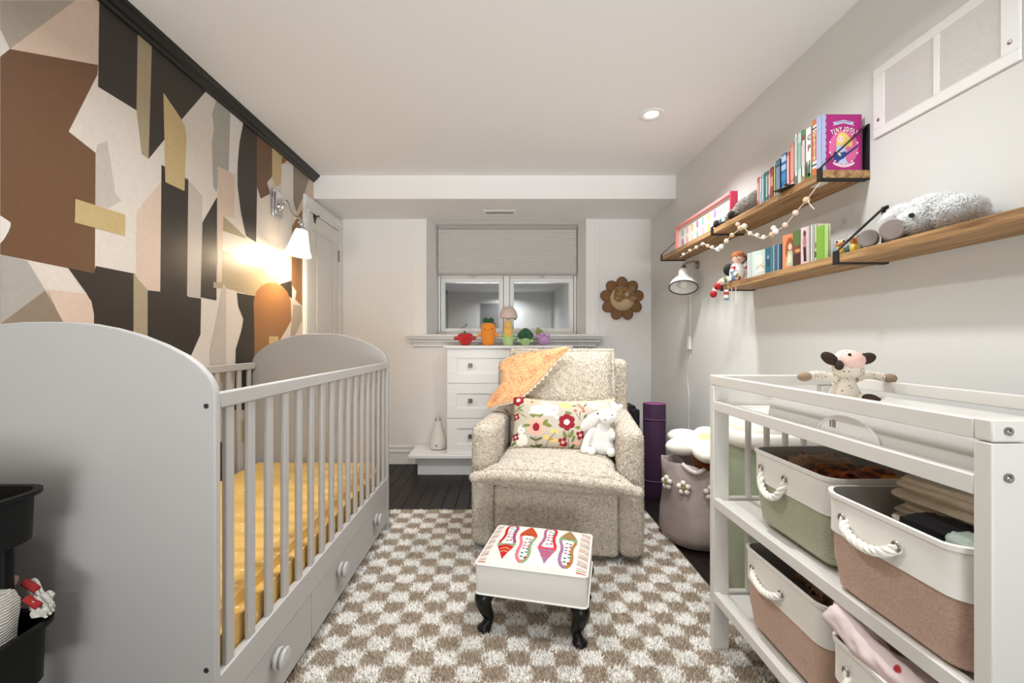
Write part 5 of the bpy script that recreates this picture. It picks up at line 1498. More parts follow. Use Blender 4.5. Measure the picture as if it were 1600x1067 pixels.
# felt basket with daisies
bx_, by_ = 1.022, 2.365
m_felt = M('lilac_felt', (198,180,177), 0.95, var=(9,0.06), bump=(70,0.4,0.004), stretch=(1,1,4))
m_fw = M('cream_felt', (240,234,222), 0.95, bump=(120,0.4,0.003)); m_fy = M('olive_felt', (176,150,92), 0.95, bump=(120,0.4,0.003))
fb = thing('felt_basket', 'tall lilac felt basket with cream felt daisies, between armchair and changing table', 'basket', (bx_, by_, 0))
mb = MB(); sg = 40
def fr(r, z, wv=0.0):
    return mb.ring([(bx_+(r+wv*math.sin(3*a+z*9)+wv*0.6*math.sin(5*a))*math.cos(a), by_+(r+wv*math.sin(3*a+z*9))*math.sin(a), z+(0.010*math.sin(2*a+1)+0.006*math.sin(5*a) if z > 0.3 else 0)) for a in [2*PI*k/sg for k in range(sg)]])
rs = [fr(0.150,0.001),fr(0.168,0.012),fr(0.182,0.06,0.004),fr(0.180,0.14,0.005),fr(0.170,0.24,0.004),fr(0.172,0.34,0.004),fr(0.174,0.410,0.004),fr(0.171,0.418,0.004),fr(0.164,0.412,0.004),fr(0.160,0.30,0.003),fr(0.165,0.05)]
for a, b in zip(rs[:-1], rs[1:]): mb.bridge(a, b)
mb.f(rs[0][::-1]); mb.f(rs[-1]); part('felt_wall', mb, m_felt, fb, ang=80)
mb = MB(); mb.tube(catmull([(bx_-0.02,by_+0.165,0.40),(bx_-0.035,by_+0.155,0.50),(bx_+0.005,by_+0.15,0.535),(bx_+0.045,by_+0.155,0.50),(bx_+0.035,by_+0.165,0.40)],8),0.013,10); part('handle', mb, m_felt, fb)
mb = MB(); mb.tube(catmull([(bx_-0.120,by_-0.118,0.425),(bx_-0.100,by_-0.150,0.405),(bx_-0.070,by_-0.168,0.395),(bx_-0.035,by_-0.172,0.415),(bx_-0.015,by_-0.150,0.430)],8),0.011,10); part('handle', mb, M('pale_felt_strap', (214,204,196), 0.95), fb)
for ang_, z in ((math.radians(198),0.315),(math.radians(229),0.312),(math.radians(268),0.305),(math.radians(305),0.30)):
    nrm = Vector((math.cos(ang_), math.sin(ang_), 0)); c = Vector((bx_, by_, z)) + nrm*0.180; tx = Vector((-nrm.y, nrm.x, 0))
    mb = MB(); mb.sph(c+nrm*0.006, 0.012, 12, 8); dc = part('daisy', mb, m_fy, fb)
    for k in range(5):
        a = 2*PI*k/5+0.4; mb = MB(); mb.sph(c + tx*(0.0235*math.cos(a)) + Vector((0,0,0.0235*math.sin(a))) + nrm*0.004, 0.0135, 12, 8); part('petal', mb, m_fw, dc)
fc = thing('flower_cushion', 'plump cream flower-shaped cushion resting in the top of the lilac felt basket', 'cushion', (bx_+0.01, by_-0.02, 0.42))
R0 = Matrix.Rotation(math.radians(7), 3, 'X') @ Matrix.Rotation(math.radians(-3), 3, 'Y'); c0 = Vector((bx_+0.045, by_-0.030, 0.508))
for k in range(6):
    a = 2*PI*k/6+0.12; mb = MB()
    mb.sph((0,0,0),(0.112,0.074,0.046),20,12); R = R0 @ Matrix.Rotation(a, 3, 'Z')
    mb.xf(Matrix.Translation(c0 + R @ Vector((0.112,0,0.0))) @ R.to_4x4()); part('petal', mb, m_fw, fc)
mb = MB(); mb.sph(c0 + R0 @ Vector((0,0,0.030)), (0.05,0.05,0.022), 18, 10, R0); part('flower_centre', mb, M('pale_yellow_felt', (238,216,160), 0.95, bump=(120,0.4,0.003)), fc)
mb = MB(); c = Vector((1.000, 2.222, 0.448)); mb.sph(c, 0.042, 20, 12)
pb = thing('pompom_ball', 'rust brown looped woollen ball under the flower cushion in the felt basket', 'toy', tuple(c-Vector((0,0,0.042))))
m_rust = M('rust_wool', (140,76,38), 0.95, bump=(120,0.5,0.003)); src = MB(); src.sph(c, 0.042, 20, 12)
part('core', mb, m_rust, pb); V, Fc, _ = spikes(tri_soup(src), 2500, 0.012, 0.0025, 0.4, 3); np_part('loops', V, Fc, m_rust, pb, kind='stuff')

# nappy pail behind the changing table
qx, qy = 1.035, 1.775
np_ = thing('nappy_pail', 'sage green bin with a white rim behind the far end of the changing table', 'bin', (qx, qy, 0))
m_sage = M('sage_enamel', (166,178,152), 0.35); m_pw = M('ivory_plastic', (236,232,224), 0.3)
def rr_ring(mb, a, r, z): return mb.ring(rrect(qx-0.165+a, qy-0.165+a, qx+0.165-a, qy+0.165-a, r, z, 8))
mb = MB(); rs = [rr_ring(mb, a, r, z) for a, r, z in ((0.03,0.10,0.001),(0.02,0.11,0.01),(0.018,0.11,0.64))]
for a, b in zip(rs[:-1], rs[1:]): mb.bridge(a, b)
mb.f(rs[0][::-1]); mb.f(rs[-1]); part('body', mb, m_sage, np_, ang=70)
mb = MB(); rs = [rr_ring(mb, a, r, z) for a, r, z in ((0.016,0.11,0.640),(0.002,0.12,0.648),(0.0,0.12,0.668),(0.002,0.12,0.690),(0.014,0.115,0.700),(0.03,0.11,0.701))]
for a, b in zip(rs[:-1], rs[1:]): mb.bridge(a, b)
part('rim', mb, m_pw, np_, ang=70)
mb = MB(); rs = [rr_ring(mb, a, r, z) for a, r, z in ((0.022,0.11,0.700),(0.030,0.11,0.722),(0.055,0.10,0.742),(0.10,0.06,0.752))]
for a, b in zip(rs[:-1], rs[1:]): mb.bridge(a, b)
mb.f(rs[-1]); part('lid', mb, M('cream_lid', (226,222,208), 0.4), np_, ang=70)

# ------------------------------------------------------------------ wall shelves
XS = 1.103
def shelf(label, y0, y1, zb, zt, br):
    t = thing('wall_shelf', label, 'shelf', (1.184, (y0+y1)/2, zb))
    mb = MB(); mb.box(XS, y0, zb, XR-0.001, y1, zt)
    part('board', mb, m_shelf, t, bevel=0.0015)
    for y in br:
        mb = MB(); w_ = 0.0125
        mb.box(XS-0.004, y-w_, zb-0.0045, XR-0.001, y+w_, zb-0.0006)              # strap below
        mb.box(XS-0.0045, y-w_, zb-0.0045, XS-0.0006, y+w_, zt+0.012)             # lip
        mb.box(XR-0.005, y-w_, zb-0.0045, XR-0.0005, y+w_, zt+0.160)              # wall plate
        mb.bar((XS-0.002, y, zt+0.010), (XR-0.004, y, zt+0.158), 0.0035, 2*w_*0.55, up=(0,1,0))
        part('bracket', mb, m_bracket, t)
    return t
U0, U1, UZ, UT = 1.540, 3.115, 1.603, 1.630
L0, L1, LZ, LT = 0.66, 2.265, 1.299, 1.326
shelf('upper wooden wall shelf on black brackets, full of books and toys', U0, U1, UZ, UT, (U0+0.014, 2.352, U1-0.014))
shelf('lower wooden wall shelf running out of the frame, below the book shelf', L0, L1, LZ, LT, (1.478, L1-0.014))

# ------------------------------------------------------------------ books
m_page = M('page_block', (238,232,220), 0.9, bump=(400,0.2,0.0005))
def cov(rgb): return M('book_cover_%d_%d_%d' % rgb, rgb, 0.4)
def book(label, yc, th, h, d, rgb, zt, x=1.118, spine=None, deco=None, group=None, tilt_=0.0, rz=0.0):
    """upright book, spine towards the room (-X), front cover towards the viewer (-Y)"""
    t = thing('book', label, 'book', (x, yc, zt+0.0005), rz, group=group)
    m = cov(rgb); c = min(0.003, th*0.2)
    mb = MB(); mb.box(0, -th/2, 0, d, -th/2+c, h); mb.box(0, th/2-c, 0, d, th/2, h); mb.box(0, -th/2, 0, 0.0025, th/2, h)
    part('cover', mb, m, t, world=False, bevel=0.0006)
    mb = MB(); mb.box(0.0026, -th/2+c+0.0001, 0.002, d-0.003, th/2-c-0.0001, h-0.002); part('pages', mb, m_page, t, world=False)
    if spine:
        for k, (z0, z1, col) in enumerate(spine):
            mb = MB(); mb.box(-0.0006-0.0002*k, -th/2*0.92, h*z0, -0.0001, th/2*0.92, h*z1); part('spine_print', mb, cov(col), t, world=False)
    if deco: deco(t, th, h, d)
    return t
XB = 1.118
# the big one: cover faces the viewer
def flat(t, y, pts, rgb, name='cover_print', off=0.0):
    mb = MB(); mb.poly([(x, y-off, z) for x, z in pts]); part(name, mb, cov(rgb), t, world=False, smooth=False)
def disc(cx_, cz, rx, rz_, n=24, a0=0, a1=2*PI):
    return [(cx_+rx*math.cos(a0+(a1-a0)*k/n), cz+rz_*math.sin(a0+(a1-a0)*k/n)) for k in range(n if a1-a0 > 6.2 else n+1)]
def idols(t, th, h, d):
    y = -th/2-0.0003
    flat(t, y, [(0.0,0.0),(0.012,0.0)]+[(0.012+0.004*abs(math.sin(k*PI/6*1.0)), h*k/54) for k in range(55)]+[(0.0,h)], (176,186,222))
    def p(u, v): return (0.012+u*(d-0.012), h*v)
    flat(t, y, [p(0.5+0.40*math.cos(a), 0.42+0.30*math.sin(a)) for a in [2*PI*k/28 for k in range(28)]], (226,106,160), off=0.0001)
    flat(t, y, [p(0.20,0.86),(p(0.5,0.90)),p(0.80,0.86),p(0.74,0.835),p(0.80,0.80),p(0.5,0.845),p(0.20,0.80),p(0.26,0.835)], (196,206,232), off=0.0001)
    mb = MB()
    for k in range(12): a_, b_ = p(0.30+k*0.034, 0.848+0.012*math.sin(k/11*PI)); mb.poly([(a_, y-0.0002, b_),(a_+0.0026, y-0.0002, b_),(a_+0.0026, y-0.0002, b_+0.004),(a_, y-0.0002, b_+0.004)])
    part('cover_print', mb, cov((90,70,130)), t, world=False, smooth=False)
    mb = MB()
    for w_, uc, vc, rot in (('T',0.19,0.685,14),('I',0.25,0.705,11),('N',0.33,0.722,8),('Y',0.42,0.737,4),('I',0.535,0.743,-1),('D',0.61,0.737,-4),('O',0.71,0.722,-8),('L',0.79,0.703,-11),('S',0.86,0.68,-14)):
        a = math.radians(rot); x_, z_ = p(uc, vc); mb.text(w_, 0.0205, (x_, y-0.0003, z_), (math.cos(a),0,math.sin(a)), (-math.sin(a),0,math.cos(a)), sx=0.66)
    part('cover_title', mb, cov((250,246,240)), t, world=False, smooth=False)
    hair = [p(0.30,0.44),(p(0.31,0.56)),p(0.36,0.66),p(0.45,0.69),p(0.56,0.67),p(0.66,0.60),p(0.74,0.52),p(0.72,0.42),p(0.62,0.45),p(0.52,0.40),p(0.42,0.44)]
    flat(t, y, hair, (238,206,112), off=0.0003)
    flat(t, y, [p(0.36+0.10*0+0.085*math.cos(a)+0.06, 0.565+0.062*math.sin(a)) for a in [2*PI*k/20 for k in range(20)]], (248,222,204), off=0.0004)
    flat(t, y, [p(0.33,0.46),p(0.50,0.46),p(0.58,0.36),p(0.56,0.22),p(0.62,0.14),p(0.36,0.14),p(0.40,0.24),p(0.28,0.34)], (196,210,240), off=0.0004)
    flat(t, y, [p(0.23,0.34),p(0.30,0.37),p(0.42,0.33),p(0.55,0.36),p(0.60,0.30),p(0.52,0.24),p(0.40,0.20),p(0.30,0.15),p(0.22,0.22)], (40,66,140), off=0.0005)
    flat(t, y, [p(0.50,0.29),p(0.53,0.26),p(0.90,0.44),p(0.88,0.47)], (34,52,110), off=0.0006)
    flat(t, y, [p(0.28,0.355),p(0.32,0.375),p(0.44,0.29),p(0.40,0.27)], (248,232,220), off=0.0007)
    flat(t, y, [p(0.5+0.30*math.cos(a), 0.16+0.07*math.sin(a)) for a in [PI+PI*k/16 for k in range(17)]]+[p(0.78,0.17),p(0.5,0.115),p(0.22,0.17)], (246,206,220), off=0.0008)
    mb = MB()
    for k in range(14): a_, b_ = p(0.28+k*0.033, 0.075+0.0016*(k-6.5)**2*0.6); mb.poly([(a_, y-0.0009, b_),(a_+0.0026, y-0.0009, b_),(a_+0.0026, y-0.0009, b_+0.004),(a_, y-0.0009, b_+0.004)])
    for k in range(10):
        a = 2*PI*k/10+0.3; a_, b_ = p(0.5+0.39*math.cos(a), 0.42+0.29*math.sin(a)); mb.poly([(a_+0.0035*math.cos(q), y-0.0009, b_+0.0035*math.sin(q)) for q in [2*PI*j/6 for j in range(6)]])
    part('cover_print', mb, cov((252,236,232)), t, world=False, smooth=False)
    for du in (0.385, 0.455): flat(t, y, [p(du+0.012*math.cos(a), 0.575+0.010*math.sin(a)) for a in [2*PI*k/8 for k in range(8)]], (60,80,140), off=0.0010)
    flat(t, y, [p(0.395,0.535),p(0.42,0.528),p(0.445,0.535),p(0.42,0.522)], (196,70,90), off=0.0010)
    flat(t, y, [p(0.0,0.0),p(1.0,0.0),p(1.0,0.018),p(0.0,0.018)], (200,60,130), off=0.0002)
book('thick magenta picture book with TINY IDOLS on its front cover, nearest on upper shelf', 1.5735, 0.026, 0.201, 0.140, (176,36,124), UT, x=1.112, spine=[(0.0,1.0,(176,186,222)),(0.03,0.07,(70,60,120))], deco=idols)
def olivia(t, th, h, d):
    mb = MB()
    for k, ch_ in enumerate('OLIVIA'): mb.text(ch_, 0.0235, (-0.0008, 0.0, h*(0.735-k*0.083)), (0,-1,0), (0,0,1), sx=0.75)
    part('spine_title', mb, cov((250,246,240)), t, world=False, smooth=False)
book('white and orange book with OLIVIA down its spine', 1.6045, 0.026, 0.208, 0.140, (244,242,238), UT, spine=[(0.27,0.79,(214,122,60)),(0.885,0.99,(210,130,70)),(0.0,0.14,(214,122,60)),(0.82,0.84,(60,50,50)),(0.19,0.21,(60,50,50))], deco=olivia)
def letters(t, th, h, d):
    mb = MB(); mb.text('C', 0.026, (-0.0008, -0.004, h*0.80), (0,-1,0), (0,0,1)); part('spine_letter', mb, cov((96,92,110)), t, world=False, smooth=False)
    mb = MB(); mb.text('P', 0.030, (-0.0008, -0.004, h*0.60), (0,-1,0), (0,0,1)); part('spine_letter', mb, cov((150,60,56)), t, world=False, smooth=False)
    for y, z, a, b, c in ((0.008,0.22,0.004,0.03,(40,50,48)),(-0.004,0.17,0.006,0.024,(70,120,60)),(-0.006,0.30,0.005,0.014,(120,160,90)),(-0.002,0.07,0.012,0.012,(60,150,80)),(0.010,0.10,0.004,0.014,(190,150,90))):
        mb = MB(); mb.poly([(-0.0009, y+a*math.cos(q), h*z+b*math.sin(q)) for q in [2*PI*j/14 for j in range(14)]]); part('spine_picture', mb, cov(c), t, world=False, smooth=False)
book('white book with red P and grey C above green foliage on its spine', 1.6365, 0.033, 0.190, 0.140, (244,243,240), UT, deco=letters)
book('white book with green and brown panel at the top of its spine', 1.6645, 0.018, 0.196, 0.138, (240,240,232), UT, spine=[(0.90,1.0,(96,150,110)),(0.80,0.90,(150,90,70)),(0.3,0.72,(230,210,205)),(0.0,0.12,(176,140,100))])
book('pale mint book beside the white books on the upper shelf', 1.6855, 0.019, 0.196, 0.138, (196,220,210), UT, spine=[(0.02,0.98,(206,228,220)),(0.3,0.8,(160,196,186))])
book('thin white book with dark lettering between mint and coral books', 1.7065, 0.016, 0.200, 0.138, (240,242,238), UT, spine=[(0.30,0.94,(206,214,206)),(0.0,0.2,(120,130,110))])
book('tall coral pink book on the upper shelf', 1.7285, 0.022, 0.176, 0.136, (232,142,128), UT, spine=[(0.2,0.9,(238,160,146)),(0.0,0.12,(240,232,220))])
book('short coral book beside the bright blue one', 1.7535, 0.014, 0.150, 0.130, (228,128,112), UT, spine=[(0.1,0.9,(240,196,184))])
book('bright blue book on the upper shelf', 1.780, 0.031, 0.155, 0.132, (38,116,184), UT, spine=[(0.80,0.95,(200,220,240)),(0.58,0.72,(180,208,236)),(0.3,0.5,(60,140,200)),(0.04,0.16,(230,238,244))])
book('navy book with pale patterned spine next to bright blue book', 1.8175, 0.028, 0.146, 0.130, (56,84,112), UT, spine=[(0.05,0.8,(126,140,164)),(0.85,0.97,(80,120,140))])
book('thin lime green book left of the navy one', 1.8415, 0.010, 0.132, 0.128, (190,204,130), UT)
book('dark red and brown book left of the lime green one', 1.8595, 0.020, 0.133, 0.128, (110,64,48), UT, spine=[(0.1,0.9,(160,70,70)),(0.4,0.7,(210,150,120))])
book('dusky red book with pale spine among thin books of upper shelf', 1.8765, 0.012, 0.128, 0.126, (196,120,120), UT, spine=[(0.2,0.85,(226,190,184))])
book('bright green thin book between two teal books', 1.8945, 0.011, 0.129, 0.126, (86,150,120), UT, spine=[(0.15,0.85,(170,206,186))])
book('dark teal thin book in the middle of the thin books', 1.9085, 0.012, 0.129, 0.126, (74,120,130), UT)
book('grey-blue thin book third from the left end of the book row', 1.9245, 0.016, 0.126, 0.126, (150,168,186), UT, spine=[(0.1,0.9,(180,192,206))])
book('white thin book second from the left end of the book row', 1.9425, 0.014, 0.118, 0.126, (232,232,228), UT, spine=[(0.1,0.5,(160,190,206))])
book('coral red thin book at the left end of the book row, beside grey plush', 1.959, 0.014, 0.126, 0.126, (214,106,92), UT, spine=[(0.2,0.8,(236,170,160))])
mb = MB(); mb.obox((1.128, 1.74, UT+0.004), (0.05, 0.09, 0.002), Matrix.Rotation(0.25,3,'Z'))
mb.obox((1.100, 1.70, UT+0.0035), (0.016, 0.02, 0.0015), Matrix.Rotation(0.5,3,'Y'))
for v in mb.bm.verts: v.co.x -= 0.022
solo('bookmark_card', mb, cov((50,48,46)), 'small dark card sticking out under the books of the upper shelf', 'card')

# lower shelf books
def art(shapes):
    def f_(t, th, h, d):
        y = -th/2-0.0003
        for k, (kind, *a) in enumerate(shapes):
            if kind == 'e': flat(t, y, disc(a[0]*d, a[1]*h, a[2]*d, a[3]*h, 18), a[4], off=0.0001*(k+1))
            else: flat(t, y, [(u*d, v*h) for u, v in a[0]], a[1], off=0.0001*(k+1))
    return f_
XL2 = 1.113
RB = math.radians(-75)                                  # these stand fanned, covers turned to the room
book('pale mint board book with a sleeping figure, leftmost on the lower shelf beside doll', 1.990, 0.012, 0.110, 0.100, (208,222,216), LT, x=XL2, rz=RB, deco=art([('e',0.40,0.62,0.22,0.2,(236,232,222)),('e',0.48,0.30,0.22,0.12,(214,190,160)),('p',[(0.18,0.14),(0.74,0.14),(0.46,0.38)],(240,236,226))]))
book('thin pale grey board book behind the mint one', 2.035, 0.010, 0.112, 0.10, (196,204,202), LT, x=XL2+0.002, rz=RB)
book('dark teal board book with a face on its cover', 1.893, 0.008, 0.107, 0.032, (52,104,122), LT, x=XL2, rz=RB, deco=art([('e',0.5,0.45,0.3,0.22,(36,80,100)),('e',0.5,0.62,0.2,0.08,(120,160,170))]))
book('mid teal board book right of the dark teal one', 1.852, 0.012, 0.107, 0.08, (86,146,160), LT, x=XL2)
book('light blue board book in the middle of the blue group', 1.838, 0.012, 0.107, 0.08, (156,190,204), LT, x=XL2)
book('slate blue board book, fourth of the blue group', 1.823, 0.013, 0.106, 0.08, (84,110,136), LT, x=XL2)
book('pale blue board book, fifth of the blue group', 1.809, 0.012, 0.104, 0.08, (150,172,192), LT, x=XL2)
book('navy teal board book beside the orange cover', 1.795, 0.014, 0.104, 0.06, (40,92,124), LT, x=XL2)
book('orange board book with a long-haired figure on the cover', 1.775, 0.010, 0.131, 0.080, (226,142,96), LT, x=XL2, rz=RB, deco=art([('e',0.42,0.56,0.24,0.34,(160,84,52)),('e',0.44,0.62,0.11,0.10,(240,206,180)),('p',[(0.22,0.06),(0.66,0.06),(0.56,0.50),(0.32,0.50)],(190,206,176)),('e',0.42,0.28,0.12,0.14,(236,222,196))]))
book('green and dark brown board book with dark interior scene', 1.711, 0.009, 0.134, 0.060, (92,116,66), LT, x=XL2, rz=RB, deco=art([('p',[(0,0),(1,0),(1,0.42),(0,0.42)],(74,44,40)),('p',[(0,0.34),(1,0.34),(1,0.58),(0,0.58)],(120,80,60)),('e',0.35,0.42,0.2,0.05,(214,150,90))]))
book('pale pink board book with a standing figure in black trousers', 1.667, 0.008, 0.135, 0.036, (222,196,196), LT, x=XL2, rz=RB, deco=art([('p',[(0.36,0.06),(0.5,0.06),(0.52,0.48),(0.28,0.48)],(34,30,34)),('p',[(0.52,0.06),(0.66,0.06),(0.62,0.48),(0.48,0.48)],(34,30,34)),('e',0.46,0.60,0.2,0.16,(176,120,128)),('e',0.46,0.82,0.16,0.09,(90,60,56))]))
book('thin grey board book right of the pink cover', 1.6225, 0.008, 0.134, 0.05, (150,150,148), LT, x=XL2)
book('thin white board book right of the thin grey one', 1.613, 0.009, 0.134, 0.05, (234,232,226), LT, x=XL2)
book('thin pale green board book in the slim group of lower shelf', 1.603, 0.008, 0.133, 0.05, (188,204,180), LT, x=XL2)
book('thin cream board book with dark spots beside the lime book', 1.592, 0.011, 0.131, 0.05, (226,214,200), LT, x=XL2, spine=[(0.1,0.25,(90,80,80)),(0.35,0.5,(150,130,120))])
book('lime green board book, widest of the lower shelf', 1.583, 0.010, 0.118, 0.036, (126,172,62), LT, x=XL2, rz=math.radians(-82))
book('thin green and white board book at the right end beside the toy birds', 1.545, 0.006, 0.116, 0.014, (168,200,120), LT, x=XL2, rz=math.radians(-82))

# ------------------------------------------------------------------ pink letter frame
fr_ = thing('pink_picture_frame', 'long pink box frame of pastel shapes leaning on the upper shelf', 'frame', (1.150, 2.58, UT+0.001))
m_pinkf = M('pink_painted_wood', (240,150,150), 0.45); m_pinke = M('hot_pink_paint', (238,76,110), 0.45)
a, b, z0, z1 = 2.232, 2.935, UT+0.001, UT+0.157
mb = MB(); mb.box(1.131,a,z1-0.014,1.168,b,z1); mb.box(1.131,a,z0,1.168,b,z0+0.010); mb.box(1.131,b-0.016,z0+0.010,1.168,b,z1-0.014); part('frame_border', mb, m_pinkf, fr_, bevel=0.001)
mb = MB(); mb.box(1.1305,a-0.010,z0,1.1685,a-0.0005,z1+0.0005); part('frame_end', mb, m_pinke, fr_, bevel=0.001, label='hot pink end of the frame')
mb = MB(); mb.box(1.146,a,z0+0.010,1.164,b-0.016,z1-0.014); part('white_board', mb, M('white_board',(240,234,228),0.6), fr_)
pcs = [(150,200,190),(214,190,120),(232,180,190),(170,140,190),(220,196,120),(240,180,170),(180,130,180),(210,216,200),(150,196,190)]
for k in range(9):
    y = 2.845-k*0.0715
    for r_, zc in enumerate((UT+0.100, UT+0.042)):
        mb = MB(); n = 16
        w_, h_ = 0.017, 0.021
        pts = [(1.1445, y+w_*math.copysign(abs(math.cos(q))**0.7, math.cos(q))*(1-0.25*(k*3+r_)%3*0.1), zc+h_*math.copysign(abs(math.sin(q))**(0.6+0.3*((k+r_)%2)), math.sin(q))) for q in [2*PI*j/n for j in range(n)]]
        mb.prism(pts, (0.002,0,0)); part('pastel_tile', mb, cov(pcs[(k*2+r_*3) % 9]), fr_)

# ------------------------------------------------------------------ grey plush on the upper shelf
m_gfur = M('grey_curly_fur', (168,160,150), 0.95, var=(60,0.2), bump=(120,0.6,0.004))
sl_ = thing('plush_hedgehog', 'grey curly plush animal with black feet lying between pink frame and books', 'plush toy', (1.165, 2.14, UT+0.001))
mb = MB(); mb.sph((1.165,2.10,UT+0.042),(0.048,0.115,0.040)); mb.sph((1.158,2.21,UT+0.030),(0.036,0.085,0.029)); mb.sph((1.165,2.03,UT+0.046),(0.046,0.050,0.043)); 
src = MB(); src.sph((1.165,2.10,UT+0.044),(0.048,0.115,0.040)); src.sph((1.158,2.21,UT+0.032),(0.036,0.085,0.029)); src.sph((1.165,2.03,UT+0.048),(0.046,0.048,0.043))
part('body', mb, m_gfur, sl_, remesh=0.006, smooth_it=3)
V, Fc, _ = spikes(tri_soup(src), 9000, 0.013, 0.0022, 0.75, 4); keep = V.reshape(-1,4,3)[:,:,2].min(1) > UT+0.002; idx = np.where(keep)[0]
V2 = V.reshape(-1,4,3)[idx].reshape(-1,3); o_ = np.arange(len(idx))*4; F2 = np.concatenate([np.stack([o_,o_+1,o_+3],1),np.stack([o_+1,o_+2,o_+3],1),np.stack([o_+2,o_,o_+3],1)])
np_part('curly_fur', V2, F2, m_gfur, sl_, kind='stuff')
m_bfelt = M('black_felt', (40,32,30), 0.95, bump=(150,0.4,0.002))
for y, z in ((2.325,0.020),(2.175,0.024)):
    mb = MB(); mb.sph((1.110,y,UT+z),(0.014,0.021,0.020)); mb.tube([(1.115,y-0.005,UT+z-0.006),(1.135,y-0.05,UT+0.014)],[0.012,0.010],10); part('foot', mb, m_bfelt, sl_)

# ------------------------------------------------------------------ felt ball garland under the upper shelf
ga = thing('felt_ball_garland', 'garland of cream and pink felt balls draped under the upper shelf', 'garland', (1.115, 2.2, 1.47))
gp = [(1283,284),(1260,312),(1242,333),(1226,352),(1210,362),(1193,372),(1183,369),(1172,364),(1160,356),(1145,366),(1135,376),(1123,388),(1113,387),(1106,384),(1098,380),(1088,386),(1076,393)]
XG = 1.108
def GP(px, py):
    Y = XG*F/(px-CX); return P(px, py, Y)
line = catmull([GP(1283,279)+Vector((0.008,0,0.004))]+[GP(*p) for p in gp[1:]]+[GP(1062,402)], 5)
mb = MB(); mb.tube(line, 0.0016, 5); part('string', mb, m_cream, ga)
mb = MB(); mb.tube(catmull([GP(1262,309), GP(1265,318), GP(1272,326)], 5), 0.0016, 5); part('string', mb, m_cream, ga)
mb = MB(); mb.box(1.118,1.58,UZ-0.0035,1.150,1.63,UZ-0.0006); part('tape', mb, M('clear_tape',(226,220,206),0.3), ga)
gcols = {'c': M('cream_felt_ball',(238,226,206),0.95,bump=(160,0.5,0.002)), 'p': M('pink_felt_ball',(230,200,190),0.95,bump=(160,0.5,0.002)), 'w': M('white_felt_ball',(244,240,232),0.95,bump=(160,0.5,0.002)), 't': M('tan_felt_ball',(214,184,150),0.95,bump=(160,0.5,0.002))}
balls = [(1260,312,'t',.012),(1243,332,'p',.011),(1227,351,'p',.0105),(1212,361,'w',.012),(1209,356,'c',.011),(1206,366,'t',.011),(1193,370,'w',.0095),(1183,367,'c',.010),(1172,364,'c',.010),(1163,353,'c',.013),(1157,356,'t',.013),(1153,350,'p',.011),(1144,367,'t',.011),(1135,376,'c',.0115),(1127,385,'w',.013),(1122,389,'w',.013),(1113,386,'c',.010),(1106,384,'t',.0105),(1098,381,'p',.0105),(1088,386,'c',.010),(1078,391,'t',.010),(1068,397,'p',.010)]
for px, py, c, r in balls:
    mb = MB(); mb.sph(GP(px, py), r, 14, 9); part('felt_ball', mb, gcols[c], ga)

# ------------------------------------------------------------------ rag doll sitting on the end of the lower shelf
dx, dy, dz0 = 1.150, 2.195, LT
doll = thing('rag_doll', 'rag doll with striped legs and red shoes sitting on the end of lower shelf', 'doll', (dx, dy, dz0))
m_skin = M('doll_skin', (240,206,186), 0.8); m_dwhite = M('doll_white_cloth', (238,238,236), 0.9, bump=(150,0.3,0.002)); m_hair = M('auburn_wool', (176,104,58), 0.95, bump=(200,0.7,0.003))
mb = MB(); mb.sph((dx,dy,dz0+0.046),(0.036,0.034,0.046)); mb.sph((dx,dy,dz0+0.078),(0.030,0.026,0.022)); part('body', mb, m_dwhite, doll, remesh=0.005, smooth_it=3)
hc = Vector((dx+0.002,dy-0.004,dz0+0.122))
mb = MB(); mb.sph(hc,(0.028,0.028,0.029)); part('head', mb, m_skin, doll)
mb = MB(); mb.lathe(hc, [(0.0302,-0.002),(0.0318,0.006),(0.029,0.019),(0.018,0.029),(0,0.0335)], 22, Matrix.Rotation(-0.18,3,'X') @ Matrix.Rotation(0.2,3,'Y')); part('hair', mb, m_hair, doll)
for s_ in (-1,1):
    mb = MB(); mb.sph(hc+Vector((-0.0155+0.006*(s_<0)*0, -0.021, 0.001)) + Vector((s_*0.008+0.006,0.0,0)),0.0026,8,6); part('eye', mb, m_eye, doll)
mb = MB(); mb.tube([hc+Vector((-0.016,-0.0225,-0.010)),hc+Vector((-0.010,-0.0262,-0.013)),hc+Vector((-0.002,-0.0262,-0.011))],0.0012,6); part('mouth', mb, m_red, doll)
m_black2 = M('black_cloth', (24,22,24), 0.8)
mb = MB(); mb.sph((dx-0.026,dy+0.030,dz0+0.070),(0.026,0.020,0.030)); part('dark_pack_shape', mb, m_black2, doll)
mb = MB(); mb.box(dx+0.036,dy-0.022,dz0+0.112,dx+0.050,dy-0.008,dz0+0.134); part('hat_flap', mb, m_black2, doll, bevel=0.002)
sc_cols = [m_dwhite, M('doll_stripe_red',(190,70,62),0.9), m_dwhite, M('doll_stripe_blue',(120,140,170),0.9), m_dwhite, M('doll_stripe_olive',(130,130,80),0.9), m_dwhite, M('doll_stripe_peach',(230,170,140),0.9)]
def limb(name, pts, r, shoe=None):
    pts = catmull(pts, 6); mb = MB(); mb.tube(pts, r, 10)
    nseg = len(pts)-1
    mats_ = []
    for i_, f2 in enumerate(mb.bm.faces):
        f2.material_index = (i_//10)//2 % len(sc_cols) if i_ < nseg*10 else 0
    o = part(name, mb, sc_cols, doll)
    return o
limb('arm', [(dx+0.026,dy-0.014,dz0+0.086),(dx+0.046,dy-0.030,dz0+0.060),(dx+0.030,dy-0.040,dz0+0.034)], 0.010)
limb('arm', [(dx-0.024,dy-0.016,dz0+0.082),(dx-0.040,dy-0.030,dz0+0.050),(dx-0.020,dy-0.044,dz0+0.030)], 0.010)
